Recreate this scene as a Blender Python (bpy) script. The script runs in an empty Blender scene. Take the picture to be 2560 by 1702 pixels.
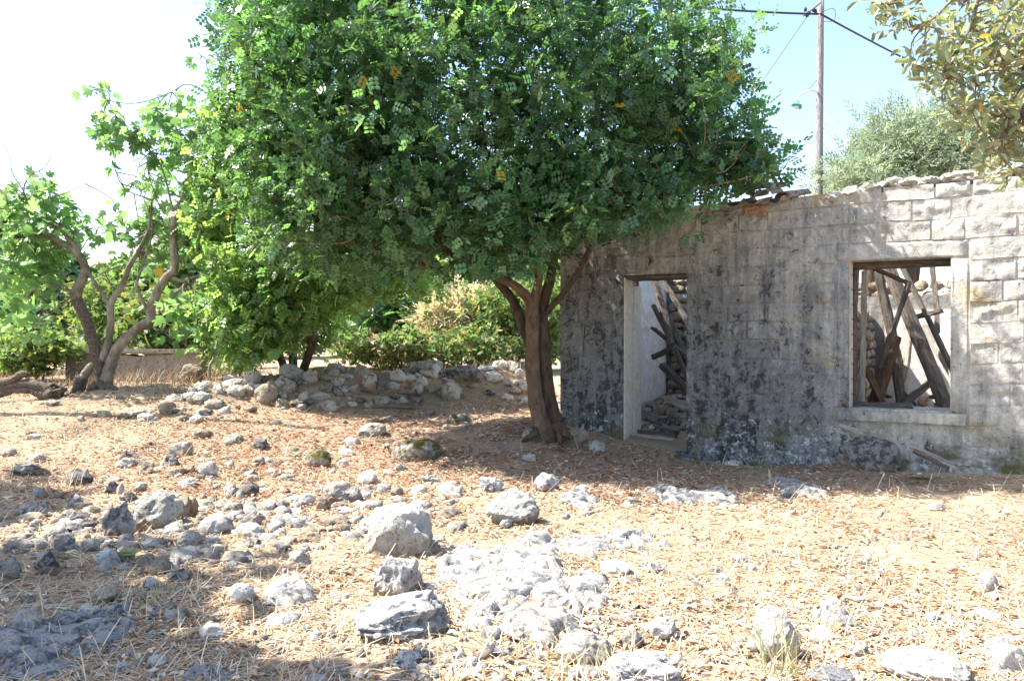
import bpy, math, random
import numpy as np
from mathutils import Vector, Matrix
R = math.radians
random.seed(7); rng = np.random.default_rng(7)
S = bpy.context.scene
COL = S.collection

# ------------------------------------------------------------------ camera, sky, sun, exposure
EYE = 1.6; F = 1952.5; CX, CY, HOR = 1280.0, 851.0, 836.0
cam = bpy.data.cameras.new('camera'); camo = bpy.data.objects.new('camera', cam); COL.objects.link(camo)
cam.sensor_width = 36.0; cam.lens = 36.0 * F / 2560.0
cam.clip_start = 0.05; cam.clip_end = 3000
PITCH = math.atan((CY - HOR) / F)
camo.location = (0, 0, EYE); camo.rotation_euler = (R(90) - PITCH, 0, 0)
S.camera = camo
SUN_EL, SUN_BACK = R(53), R(4)           # the sun stands to the left, a little behind the scene
sdir = Vector((-math.cos(SUN_EL) * math.cos(SUN_BACK), math.cos(SUN_EL) * math.sin(SUN_BACK), math.sin(SUN_EL)))
w = bpy.data.worlds.new('World'); S.world = w; w.use_nodes = True
wn = w.node_tree; bg = wn.nodes['Background']
sky = wn.nodes.new('ShaderNodeTexSky'); sky.sky_type = 'NISHITA'; sky.sun_disc = False
sky.sun_elevation = SUN_EL; sky.sun_rotation = math.atan2(sdir.x, sdir.y)
sky.air_density = 1.0; sky.dust_density = 1.45; sky.ozone_density = 1.0
wn.links.new(sky.outputs[0], bg.inputs[0]); bg.inputs[1].default_value = 0.13
sun = bpy.data.lights.new('sun', 'SUN'); suno = bpy.data.objects.new('sun', sun); COL.objects.link(suno)
sun.energy = 4.9; sun.angle = R(0.53); sun.color = (1.0, 0.95, 0.86)
suno.rotation_euler = sdir.to_track_quat('Z', 'Y').to_euler(); suno.location = (-20, 4, 30)
S.view_settings.view_transform = 'Standard'; S.view_settings.look = 'None'
S.view_settings.exposure = 1.72; S.view_settings.gamma = 1.0
S.view_settings.use_curve_mapping = False
S.render.engine = 'CYCLES'
S.cycles.max_bounces = 8; S.cycles.diffuse_bounces = 4; S.cycles.transmission_bounces = 6; S.cycles.transparent_max_bounces = 8
S.cycles.use_denoising = True

# ------------------------------------------------------------------ small maths
def hashn(ix, iy, seed):
    h = (ix.astype(np.int64) * 374761393 + iy.astype(np.int64) * 668265263 + seed * 974711) & 0x7fffffff
    h = ((h ^ (h >> 13)) * 1274126177) & 0x7fffffff
    return ((h ^ (h >> 16)) & 0xffff) / 65535.0
def vnoise(x, y, seed=0):
    x = np.asarray(x, float); y = np.asarray(y, float)
    ix = np.floor(x); iy = np.floor(y); fx = x - ix; fy = y - iy
    fx = fx * fx * (3 - 2 * fx); fy = fy * fy * (3 - 2 * fy)
    a = hashn(ix, iy, seed); b = hashn(ix + 1, iy, seed); c = hashn(ix, iy + 1, seed); d = hashn(ix + 1, iy + 1, seed)
    return (a * (1 - fx) + b * fx) * (1 - fy) + (c * (1 - fx) + d * fx) * fy - 0.5
def fbm(x, y, octs=4, seed=0):
    r = 0; a = 1.0
    for i in range(octs):
        r = r + a * vnoise(x * 2 ** i, y * 2 ** i, seed + i); a *= 0.5
    return r
def sstep(a, b, x):
    t = np.clip((x - a) / (b - a), 0, 1); return t * t * (3 - 2 * t)
GY = [-60, 0, 4, 6, 8, 9, 10, 11, 12, 13, 15, 20, 60, 400]
GZ = [0.0, .08, .10, .12, .10, .13, .22, .36, .50, .62, .74, .78, 1.0, 1.0]
def ground_z(x, y):
    x = np.asarray(x, float); y = np.asarray(y, float)
    z = np.interp(y, GY, GZ)
    z = z + 0.22 * sstep(4.3, 6.5, x) * sstep(14, 9, y) * sstep(4, 7, y)
    z = z + 0.14 * np.exp(-((x - .3) ** 2 + (y - 10.0) ** 2) / 0.8)
    z = z - 0.13 * np.exp(-((x - 2.5) ** 2 + (y - 9.5) ** 2) / 0.9)
    z = z + 0.16 * np.exp(-((x + 6.2) ** 2 + (y - 12.4) ** 2) / 1.6)
    z = z + 0.12 * sstep(-1.5, -4, x) * sstep(7, 9.5, y) * sstep(13, 11, y)
    near = np.exp(-np.maximum(0, np.hypot(x, y - 8) - 14) / 12)
    z = z + 0.38 * np.exp(-((y - 12.3 - .5 * (x + 3)) / .6) ** 2) * sstep(-5.2, -4.2, x) * sstep(.6, -.2, x)
    z = z + near * (0.10 * fbm(x * .55, y * .55, 4, 11) + 0.030 * fbm(x * 2.7, y * 2.7, 3, 31))
    return z
def ray(px, py):
    v = Vector(((px - CX) / F, 1.0, -(py - CY) / F)); v.normalize()
    return Matrix.Rotation(-PITCH, 3, 'X') @ v
def at(px, py, D):                      # the point a distance D into the scene that the photo shows at px, py
    v = ray(px, py); t = D / v.y
    return Vector((v.x * t, D, EYE + v.z * t))
def hit(px, py):
    v = ray(px, py); ts = np.linspace(1.5, 60, 2400) / v.y
    X = v.x * ts; Y = v.y * ts; Z = EYE + v.z * ts
    below = np.nonzero(Z <= ground_z(X, Y))[0]
    i = below[0] if len(below) else -1
    return Vector((float(X[i]), float(Y[i]), float(ground_z(X[i], Y[i]))))

# ------------------------------------------------------------------ objects
def link(o, parent=None):
    COL.objects.link(o)
    if parent is not None: o.parent = parent
    return o
def tag(o, label=None, cat=None, group=None, kind=None):
    if label: o['label'] = label
    if cat: o['category'] = cat
    if group: o['group'] = group
    if kind: o['kind'] = kind
    return o
def empty(name, loc=(0, 0, 0), rz=0):
    o = bpy.data.objects.new(name, None); o.location = loc; o.rotation_euler = (0, 0, rz); o.empty_display_size = .2
    return link(o)
def make_mesh(name, V, Fc, mats=None, smooth=False, tint=None, fmat=None):
    V = np.asarray(V, np.float32).reshape(-1, 3)
    me = bpy.data.meshes.new(name)
    if isinstance(Fc, np.ndarray):
        k = Fc.shape[1]; n = Fc.shape[0]
        me.vertices.add(len(V)); me.vertices.foreach_set('co', V.ravel())
        me.loops.add(n * k); me.loops.foreach_set('vertex_index', Fc.astype(np.int32).ravel())
        me.polygons.add(n); me.polygons.foreach_set('loop_start', np.arange(0, n * k, k, dtype=np.int32))
        me.update(calc_edges=True)
    else:
        me.from_pydata([tuple(v) for v in V.tolist()], [], Fc); me.update()
    if tint is not None:                # one colour per face, natural variation between leaves or straws
        a = me.color_attributes.new('tint', 'FLOAT_COLOR', 'CORNER')
        k = np.array([p.loop_total for p in me.polygons]) if not isinstance(Fc, np.ndarray) else np.full(len(Fc), Fc.shape[1])
        c = np.concatenate([np.repeat(np.asarray(tint, np.float32), k, axis=0), np.ones((int(k.sum()), 1), np.float32)], axis=1)
        a.data.foreach_set('color', c.ravel())
    for m in (mats if isinstance(mats, (list, tuple)) else [mats] if mats else []): me.materials.append(m)
    if fmat is not None: me.polygons.foreach_set('material_index', np.asarray(fmat, np.int32))
    if smooth: me.polygons.foreach_set('use_smooth', np.ones(len(me.polygons), bool))
    return me
def obj(name, me, parent=None, loc=None, rot=None, scale=None):
    o = bpy.data.objects.new(name, me)
    if loc is not None: o.location = loc
    if rot is not None: o.rotation_euler = rot
    if scale is not None: o.scale = scale
    return link(o, parent)
class MB:
    def __init__(s): s.V = []; s.F = []
    def add(s, V, Fc):
        b = len(s.V); s.V += [tuple(v) for v in V]; s.F += [tuple(i + b for i in f) for f in Fc]
    def box(s, a, b, jit=0, ch=0):
        x0, y0, z0 = a; x1, y1, z1 = b
        P = [(x, y, z) for z in (z0, z1) for y in (y0, y1) for x in (x0, x1)]
        if jit: P = [tuple(c + random.uniform(-jit, jit) for c in p) for p in P]
        s.add(P, [(0, 2, 3, 1), (4, 5, 7, 6), (0, 1, 5, 4), (2, 6, 7, 3), (0, 4, 6, 2), (1, 3, 7, 5)])
    def tube(s, pts, rad, n=8, rough=0, cap=True):
        pts = [Vector(p) for p in pts]; m = len(pts); b = len(s.V)
        up = Vector((.13, .31, .94)); prev = None
        for i, p in enumerate(pts):
            t = (pts[min(i + 1, m - 1)] - pts[max(i - 1, 0)]); t.normalize()
            if prev is None:
                u = t.cross(up)
                if u.length < .05: u = t.cross(Vector((1, 0, 0)))
            else: u = prev - t * prev.dot(t)
            u.normalize(); prev = u; v = t.cross(u)
            r = rad[i] if hasattr(rad, '__len__') else rad
            for k in range(n):
                a = 2 * math.pi * k / n; rr = r * (1 + rough * random.uniform(-1, 1))
                q = p + (u * math.cos(a) + v * math.sin(a)) * rr; s.V.append((q.x, q.y, q.z))
        for i in range(m - 1):
            for k in range(n):
                a0 = b + i * n + k; a1 = b + i * n + (k + 1) % n
                s.F.append((a0, a1, a1 + n, a0 + n))
        if cap:
            s.F.append(tuple(b + k for k in reversed(range(n)))); s.F.append(tuple(b + (m - 1) * n + k for k in range(n)))
    def mesh(s, name, m, smooth=False): return make_mesh(name, s.V, s.F, m, smooth)
def spline(pts, rad, step=4):
    """Catmull-Rom through the points, radii interpolated."""
    P = [Vector(p) for p in pts]; out = []; ro = []
    P = [P[0] * 2 - P[1]] + P + [P[-1] * 2 - P[-2]]
    for i in range(1, len(P) - 2):
        for k in range(step):
            t = k / step
            out.append(0.5 * ((2 * P[i]) + (P[i + 1] - P[i - 1]) * t + (2 * P[i - 1] - 5 * P[i] + 4 * P[i + 1] - P[i + 2]) * t * t + (3 * P[i] - P[i - 1] - 3 * P[i + 1] + P[i + 2]) * t ** 3))
            ro.append(rad[i - 1] * (1 - t) + rad[i] * t)
    out.append(P[-2]); ro.append(rad[-1])
    return out, ro

# ------------------------------------------------------------------ materials
def sock(nt, s, v):
    if hasattr(v, 'links') or isinstance(v, bpy.types.NodeSocket): nt.links.new(v, s)
    else: s.default_value = v
class NT:
    def __init__(s, name, rough=.8, spec=.3):
        s.m = bpy.data.materials.new(name); s.m.use_nodes = True; s.t = s.m.node_tree
        s.b = s.t.nodes['Principled BSDF']; s.b.inputs['Roughness'].default_value = rough
        s.b.inputs['Specular IOR Level'].default_value = spec
        s.out = s.t.nodes['Material Output']
    def n(s, typ): return s.t.nodes.new('ShaderNode' + typ)
    def co(s, which='Object'): return s.n('TexCoord').outputs[which]
    def mapv(s, v, scale=(1, 1, 1), rot=(0, 0, 0)):
        n = s.n('Mapping'); s.t.links.new(v, n.inputs[0]); n.inputs['Scale'].default_value = scale; n.inputs['Rotation'].default_value = rot
        return n.outputs[0]
    def noise(s, v, scale, detail=4, rough=.55, dist=0, out='Fac'):
        n = s.n('TexNoise'); s.t.links.new(v, n.inputs['Vector']); n.inputs['Scale'].default_value = scale
        n.inputs['Detail'].default_value = detail; n.inputs['Roughness'].default_value = rough; n.inputs['Distortion'].default_value = dist
        return n.outputs[out]
    def voro(s, v, scale, feat='F1', out='Distance'):
        n = s.n('TexVoronoi'); n.feature = feat; s.t.links.new(v, n.inputs['Vector']); n.inputs['Scale'].default_value = scale
        return n.outputs[out]
    def ramp(s, fac, stops):
        n = s.n('ValToRGB'); s.t.links.new(fac, n.inputs[0]); e = n.color_ramp.elements
        for i, (p, c) in enumerate(stops):
            el = e[i] if i < 2 else e.new(p)
            el.position = p; el.color = (c, c, c, 1) if isinstance(c, (int, float)) else (*c, 1)
        return n.outputs[0]
    def mix(s, fac, a, b, mode='MIX'):
        n = s.n('Mix'); n.data_type = 'RGBA'; n.blend_type = mode
        for i, v in ((0, fac), (6, a), (7, b)):
            if isinstance(v, tuple): v = (*v, 1)
            sock(s.t, n.inputs[i], v)
        return n.outputs[2]
    def math(s, op, a, b=0.0):
        n = s.n('Math'); n.operation = op; sock(s.t, n.inputs[0], a); sock(s.t, n.inputs[1], b); return n.outputs[0]
    def sep(s, v):
        n = s.n('SeparateXYZ'); s.t.links.new(v, n.inputs[0]); return n.outputs
    def bump(s, h, strength=.5, dist=.02, base=None):
        n = s.n('Bump'); n.inputs['Strength'].default_value = strength; n.inputs['Distance'].default_value = dist
        s.t.links.new(h, n.inputs['Height'])
        if base is not None: s.t.links.new(base, n.inputs['Normal'])
        return n.outputs[0]
    def done(s, col, nrm=None, rough=None):
        sock(s.t, s.b.inputs['Base Color'], (*col, 1) if isinstance(col, tuple) else col)
        if nrm is not None: s.t.links.new(nrm, s.b.inputs['Normal'])
        if rough is not None: sock(s.t, s.b.inputs['Roughness'], rough)
        return s.m
def rock_mat(name, pale, dark, lich=.52, moss=0.0, stain=(.30, .20, .12), stainamt=.5, orange=0.0, soiled=True):
    n = NT(name, .92, .2); v = n.co('Object')
    oi = n.n('ObjectInfo'); vv = n.n('VectorMath'); vv.operation = 'ADD'
    sc = n.n('VectorMath'); sc.operation = 'SCALE'; cmb = n.n('CombineXYZ')
    for i in range(3): n.t.links.new(oi.outputs['Random'], cmb.inputs[i])
    n.t.links.new(cmb.outputs[0], sc.inputs[0]); sc.inputs['Scale'].default_value = 37
    n.t.links.new(v, vv.inputs[0]); n.t.links.new(sc.outputs[0], vv.inputs[1]); v2 = vv.outputs[0]
    big = n.noise(v2, 3.5, 6, .62); mid = n.noise(v2, 13, 8, .72, .4); fine = n.noise(v2, 60, 6, .7)
    base = n.mix(n.ramp(big, [(.35, 0.), (.68, 1.)]), tuple(c * .72 for c in pale), pale)
    base = n.mix(n.ramp(n.noise(v2, 5, 5, .6), [(.52, 0.), (.68, stainamt)]), base, stain)
    base = n.mix(n.ramp(mid, [(lich - .03, 0.), (lich + .045, .9)]), base, dark)
    pit = n.voro(v2, 34); base = n.mix(n.ramp(pit, [(.10, .75), (.2, 0.)]), base, tuple(c * .6 for c in dark))
    base = n.mix(n.ramp(fine, [(.3, .35), (.55, 0.)]), base, dark)
    if orange: base = n.mix(n.ramp(n.noise(v2, 9, 3), [(.6, 0.), (.64, orange)]), base, (.42, .2, .03))
    if soiled: soil = n.math('ADD', n.sep(n.co('Generated'))[2], n.math('MULTIPLY', n.math('SUBTRACT', big, .5), .8))
    if soiled: base = n.mix(n.ramp(soil, [(.30, .7), (.50, 0.)]), base, (.27, .18, .11))
    if moss:
        g = n.n('NewGeometry'); nz = n.sep(g.outputs['Normal'])[2]
        k = n.math('MULTIPLY', n.ramp(n.noise(v2, 6, 5), [(.36, 0.), (.5, 1.)]), n.ramp(nz, [(.0, .1), (.45, moss)]))
        base = n.mix(k, base, n.mix(n.noise(v2, 50, 4), (.06, .055, .012), (.15, .125, .02)))
    val = n.math('MULTIPLY_ADD', oi.outputs['Random'], .35); val.node.inputs[2].default_value = .82
    base = n.mix(1.0, base, n.n('CombineColor').outputs[0], 'MULTIPLY') if False else base
    hs = n.n('HueSaturation'); n.t.links.new(base, hs.inputs['Color']); n.t.links.new(val, hs.inputs['Value']); base = hs.outputs[0]
    b = n.bump(big, .5, .08); b = n.bump(mid, .9, .045, b); b = n.bump(pit, .5, .02, b); b = n.bump(fine, .7, .012, b)
    return n.done(base, b)
M = {}
M['lime'] = rock_mat('limestone_grey', (.48, .445, .39), (.10, .10, .105), .56)
M['pale'] = rock_mat('limestone_pale', (.62, .59, .54), (.15, .15, .155), .585, stain=(.40, .30, .21), stainamt=.4)
M['dark'] = rock_mat('limestone_dark', (.30, .29, .28), (.055, .056, .062), .50)
M['brown'] = rock_mat('stone_brown', (.42, .35, .27), (.10, .085, .07), .57, stain=(.33, .19, .10), stainamt=.8)
M['pitted'] = rock_mat('limestone_pitted', (.58, .57, .55), (.12, .12, .135), .54)
M['lime_chip'] = rock_mat('grey_chips', (.50, .465, .41), (.12, .12, .12), .57, soiled=False)
M['pale_chip'] = rock_mat('pale_chips', (.62, .59, .54), (.15, .15, .155), .575, stain=(.42, .33, .24), stainamt=.4, soiled=False)
M['dark_chip'] = rock_mat('dark_chips', (.30, .29, .28), (.055, .056, .062), .50, soiled=False)
M['brown_chip'] = rock_mat('brown_chips', (.44, .37, .29), (.12, .10, .08), .58, stain=(.36, .23, .14), stainamt=.6, soiled=False)
M['bed_pale'] = rock_mat('bedrock_pale', (.55, .53, .49), (.13, .13, .14), .545, stain=(.40, .29, .19), stainamt=.55, soiled=False)
M['bed_grey'] = rock_mat('bedrock_grey', (.46, .455, .44), (.09, .095, .11), .525, stain=(.33, .25, .18), stainamt=.4, soiled=False)
M['moss'] = rock_mat('limestone_mossy', (.46, .44, .40), (.08, .08, .08), .55, moss=1.0)
M['caprock'] = rock_mat('wall_head_stone', (.66, .62, .55), (.22, .205, .19), .64, stain=(.55, .42, .26), stainamt=.6, soiled=False)
M['orange'] = rock_mat('limestone_orange_lichen', (.42, .44, .46), (.10, .10, .11), .55, orange=.8)

def ground_mat():
    n = NT('dry_earth', .95, .15); v = n.co('Object'); X, Y, Z = n.sep(v)
    a = n.noise(v, 1.3, 5, .6); b = n.noise(v, 9, 6, .7); c = n.noise(v, 55, 5, .75)
    straw = n.mix(b, (.36, .275, .19), (.56, .465, .34)); straw = n.mix(n.ramp(c, [(.35, 0.), (.65, 1.)]), n.mix(.5, straw, (.20, .12, .06)), straw)
    red = n.mix(c, (.25, .145, .10), (.50, .35, .26))
    dirt = n.mix(c, (.13, .095, .065), (.26, .20, .14))
    # carob litter lies reddish round the tree, bare earth under the left hand trees
    dx = n.math('ADD', X, 1.6); dy = n.math('MULTIPLY', n.math('SUBTRACT', Y, 10.0), 1.4)
    rr = n.math('SQRT', n.math('ADD', n.math('MULTIPLY', dx, dx), n.math('MULTIPLY', dy, dy)))
    rr = n.math('ADD', rr, n.math('MULTIPLY', a, 2.5))
    base = n.mix(n.ramp(n.math('DIVIDE', rr, 10.0), [(.27, .75), (.48, 0.)]), straw, red)
    base = n.mix(n.ramp(n.noise(v, .8, 4), [(.47, 0.), (.6, .75)]), base, dirt)
    bb = n.bump(b, .6, .05); bb = n.bump(c, .8, .02, bb)
    return n.done(base, bb)
M['ground'] = ground_mat()

def leaf_mat(name, col, trans, mixf=.35, rough=.4, spec=.5, tinted=True, hue=.0):
    n = NT(name, rough, spec)
    at_ = n.n('Attribute'); at_.attribute_name = 'tint'
    base = n.mix(1.0, col, at_.outputs['Color'], 'MULTIPLY') if tinted else n.mix(0.0, col, col)
    tr = n.n('BsdfTranslucent'); n.t.links.new(n.mix(1.0, trans, at_.outputs['Color'], 'MULTIPLY') if tinted else n.mix(0.0, trans, trans), tr.inputs['Color'])
    n.done(base)
    ms = n.n('MixShader'); ms.inputs[0].default_value = mixf
    n.t.links.new(n.b.outputs[0], ms.inputs[1]); n.t.links.new(tr.outputs[0], ms.inputs[2]); n.t.links.new(ms.outputs[0], n.out.inputs[0])
    return n.m
M['carob'] = leaf_mat('carob_leaf', (.052, .13, .066), (.19, .45, .10), .30, .33, .6)
M['carob_light'] = leaf_mat('carob_leaf_light', (.105, .22, .085), (.34, .64, .14), .45, .4, .45)
M['fig'] = leaf_mat('fig_leaf', (.10, .20, .085), (.30, .56, .17), .45, .5, .35)
M['oak'] = leaf_mat('oak_leaf', (.22, .27, .16), (.44, .52, .24), .32, .42, .45)
M['olive'] = leaf_mat('grey_green_leaf', (.24, .32, .22), (.45, .58, .32), .35, .5, .4)
M['shrub'] = leaf_mat('shrub_leaf', (.085, .16, .055), (.26, .46, .10), .35, .5, .35)
M['dry'] = leaf_mat('dry_leaf', (.9, .9, .9), (.6, .5, .4), .15, .75, .25)
M['straw'] = leaf_mat('dry_straw', (.9, .9, .9), (.7, .6, .4), .2, .7, .3)

def bark_mat(name, c1, c2, scale=14, stretch=(1, 1, .25), patch=None):
    n = NT(name, .9, .2); v = n.mapv(n.co('Object'), stretch)
    a = n.noise(v, scale, 6, .7, .5); c = n.noise(n.co('Object'), 3, 4)
    base = n.mix(n.ramp(a, [(.35, 0.), (.62, 1.)]), c1, c2)
    if patch: base = n.mix(n.ramp(c, [(.5, 0.), (.6, .8)]), base, patch)
    return n.done(base, n.bump(n.noise(v, scale * .45, 5, .65, 1.2), .9, .06, n.bump(a, .9, .035)))
M['bark'] = bark_mat('carob_bark_shaded', (.065, .043, .03), (.18, .125, .085), 9, (1, 1, .5), (.13, .09, .06))  # bark tone darkened to paint in the shade under the crown
M['bark_dark'] = bark_mat('carob_bark_dark', (.04, .03, .022), (.12, .085, .06))
M['figbark'] = bark_mat('fig_bark', (.17, .145, .11), (.36, .32, .26), 8, (1, 1, .6), (.14, .12, .08))
M['roughbark'] = bark_mat('rough_fig_bark', (.07, .055, .045), (.27, .22, .18), 26, (1, 1, 1.8))
M['twig'] = bark_mat('twig_bark', (.15, .11, .08), (.30, .24, .19))
M['timber'] = bark_mat('weathered_timber', (.075, .062, .052), (.25, .21, .175), 22, (3, 3, .35))
M['timber_brown'] = bark_mat('rotten_timber', (.085, .05, .03), (.24, .15, .09), 18, (3, 3, .4))
M['timber_pale'] = bark_mat('pale_timber', (.30, .27, .23), (.55, .50, .43), 22, (3, 3, .35))
M['pole'] = bark_mat('pole_timber', (.24, .23, .235), (.42, .41, .415), 16, (4, 4, .2))
def plain(name, c, rough=.6, spec=.4, metal=0):
    n = NT(name, rough, spec); n.b.inputs['Metallic'].default_value = metal
    v = n.co('Object'); return n.done(n.mix(n.ramp(n.noise(v, 20, 4), [(.3, 0.), (.7, 1.)]), tuple(x * .8 for x in c), c))
M['cable'] = plain('cable_rubber', (.03, .03, .035))
M['lamp'] = plain('lamp_enamel', (.10, .52, .55), .35)
M['white'] = plain('white_enamel', (.75, .75, .72), .35)
M['iron'] = plain('rusty_iron', (.12, .07, .05), .8)

def wall_mat(name, pale=(.69, .665, .60), stains=True, plaster=False):
    """Old lime plaster: pale ground, ochre lichen, black lichen in drips and blotches, densest on the left half, where a grey grime film also holds painted tree shade."""
    n = NT(name, .93, .15); v = n.co('Object'); X, Y, Z = n.sep(v)
    a = n.noise(v, 2.2, 6, .65); b = n.noise(v, 12, 8, .75, .3); c = n.noise(v, 55, 6, .75)
    base = n.mix(n.ramp(b, [(.32, 0.), (.6, 1.)]), tuple(x * .66 for x in pale), pale)
    base = n.mix(n.ramp(n.noise(v, 4.5, 5, .65), [(.52, 0.), (.66, .55)]), base, (.50, .46, .40))
    base = n.mix(n.ramp(n.noise(n.mapv(v, (1, 1, 1.6)), 1.7, 5, .6), [(.56, 0.), (.70, .7)]), base, (.55, .40, .16))
    if stains:
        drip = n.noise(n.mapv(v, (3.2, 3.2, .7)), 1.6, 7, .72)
        # stain plus painted tree shade: thick left of window, thinning right, thicker low
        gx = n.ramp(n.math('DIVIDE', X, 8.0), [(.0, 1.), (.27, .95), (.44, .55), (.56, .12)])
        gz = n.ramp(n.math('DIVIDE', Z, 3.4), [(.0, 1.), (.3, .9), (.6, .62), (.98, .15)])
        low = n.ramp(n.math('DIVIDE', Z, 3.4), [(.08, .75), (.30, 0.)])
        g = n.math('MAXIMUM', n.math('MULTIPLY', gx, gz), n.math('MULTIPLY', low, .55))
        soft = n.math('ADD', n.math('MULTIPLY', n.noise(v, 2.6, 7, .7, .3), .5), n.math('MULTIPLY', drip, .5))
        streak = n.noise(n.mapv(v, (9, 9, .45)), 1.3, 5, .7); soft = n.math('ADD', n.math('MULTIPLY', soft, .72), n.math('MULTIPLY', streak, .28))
        grime_shade = n.ramp(n.math('ADD', soft, n.math('MULTIPLY', g, .30)), [(.45, 0.), (.68, .88)])  # grime, deepened so the wall colour also carries the carob's shade
        base = n.mix(grime_shade, base, n.mix(b, (.068, .075, .085), (.22, .232, .245)))
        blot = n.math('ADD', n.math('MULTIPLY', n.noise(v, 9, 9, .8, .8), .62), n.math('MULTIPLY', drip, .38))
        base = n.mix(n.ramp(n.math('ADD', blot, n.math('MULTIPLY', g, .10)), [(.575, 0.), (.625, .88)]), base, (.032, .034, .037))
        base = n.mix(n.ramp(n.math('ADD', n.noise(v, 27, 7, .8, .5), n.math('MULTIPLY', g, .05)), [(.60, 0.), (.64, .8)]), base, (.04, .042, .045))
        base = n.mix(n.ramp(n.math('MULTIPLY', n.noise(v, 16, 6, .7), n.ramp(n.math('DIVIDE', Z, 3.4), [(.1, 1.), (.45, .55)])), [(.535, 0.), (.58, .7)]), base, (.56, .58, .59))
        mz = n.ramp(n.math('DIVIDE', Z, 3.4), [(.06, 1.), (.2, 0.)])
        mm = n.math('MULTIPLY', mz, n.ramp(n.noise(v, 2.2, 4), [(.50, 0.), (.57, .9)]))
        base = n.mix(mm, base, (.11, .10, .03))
    base = n.mix(n.ramp(c, [(.28, .5), (.45, 0.)]), base, (.14, .13, .12))
    bb = n.bump(a, .5, .08) if not plaster else n.bump(a, .2, .05); bb = n.bump(b, .35 if plaster else .9, .04, bb); bb = n.bump(c, .4, .01, bb)
    return n.done(base, bb)
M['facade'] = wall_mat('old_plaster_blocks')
M['mortar'] = wall_mat('wall_mortar', (.40, .37, .32))
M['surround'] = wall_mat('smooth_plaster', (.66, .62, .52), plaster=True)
M['whitewash'] = wall_mat('whitewash', (.78, .77, .74), stains=False, plaster=True)
M['tile'] = rock_mat('roof_tile_clay', (.46, .40, .36), (.13, .11, .10), .55, stain=(.48, .20, .09), stainamt=.9, soiled=False)
M['tile_red'] = rock_mat('clay_brick_red', (.44, .27, .18), (.20, .13, .10), .66, stain=(.55, .30, .16))
M['lowplaster'] = rock_mat('garden_wall_plaster', (.52, .46, .41), (.24, .21, .19), .52, stain=(.45, .33, .25), stainamt=.5, soiled=False)

# ------------------------------------------------------------------ the ground, one sheet to the horizon
def grow(a, b, step, far, k=1.16):
    c = list(np.arange(a, b + 1e-6, step)); s = step; x = c[-1]; hi = []
    while x < far: s *= k; x += s; hi.append(x)
    s = step; x = c[0]; lo = []
    while x > -far: s *= k; x -= s; lo.append(x)
    return np.array(lo[::-1] + c + hi)
gx = grow(-9, 8, .06, 900); gy = grow(2.2, 16, .06, 900)
GXm, GYm = np.meshgrid(gx, gy); GZm = ground_z(GXm, GYm)
dense = (np.abs(GXm) < 9) & (GYm > 2) & (GYm < 16)
GZm = GZm + np.where(dense, .018 * fbm(GXm * 9, GYm * 9, 3, 77), 0)
nx, ny = len(gx), len(gy); idx = np.arange(nx * ny).reshape(ny, nx)
Fg = np.stack([idx[:-1, :-1], idx[:-1, 1:], idx[1:, 1:], idx[1:, :-1]], -1).reshape(-1, 4)
g = obj('ground', make_mesh('ground', np.stack([GXm, GYm, GZm], -1), Fg, M['ground'], True)); g['kind'] = 'structure'
g['label'] = 'dry sloping ground of earth and straw in front of the ruin'

# ------------------------------------------------------------------ rocks
def ico(sub):
    t = (1 + 5 ** .5) / 2
    V = [(-1, t, 0), (1, t, 0), (-1, -t, 0), (1, -t, 0), (0, -1, t), (0, 1, t), (0, -1, -t), (0, 1, -t), (t, 0, -1), (t, 0, 1), (-t, 0, -1), (-t, 0, 1)]
    Fc = [(0, 11, 5), (0, 5, 1), (0, 1, 7), (0, 7, 10), (0, 10, 11), (1, 5, 9), (5, 11, 4), (11, 10, 2), (10, 7, 6), (7, 1, 8), (3, 9, 4), (3, 4, 2), (3, 2, 6), (3, 6, 8), (3, 8, 9), (4, 9, 5), (2, 4, 11), (6, 2, 10), (8, 6, 7), (9, 8, 1)]
    V = [Vector(v).normalized() for v in V]
    for _ in range(sub):
        mid = {}; NF = []
        def m(a, b):
            k = (min(a, b), max(a, b))
            if k not in mid: mid[k] = len(V); V.append(((V[a] + V[b]) / 2).normalized())
            return mid[k]
        for a, b, c in Fc:
            x, y, z = m(a, b), m(b, c), m(c, a); NF += [(a, x, z), (b, y, x), (c, z, y), (x, y, z)]
        Fc = NF
    return np.array([tuple(v) for v in V]), np.array(Fc)
ICO = {k: ico(k) for k in (0, 1, 2, 3, 4)}
def noise3(P, freq, seed, octs=3):
    r = np.zeros(len(P)); a = 1.0; q = np.random.default_rng(seed)
    for o in range(octs):
        for _ in range(4):
            d = q.normal(size=3); d /= np.linalg.norm(d); d2 = q.normal(size=3)
            r += a * .25 * np.sin(P @ d * freq + q.uniform(0, 6.28) + 1.3 * np.sin(P @ d2 * freq * .6))
        freq *= 2.1; a *= .55
    return r
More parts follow.
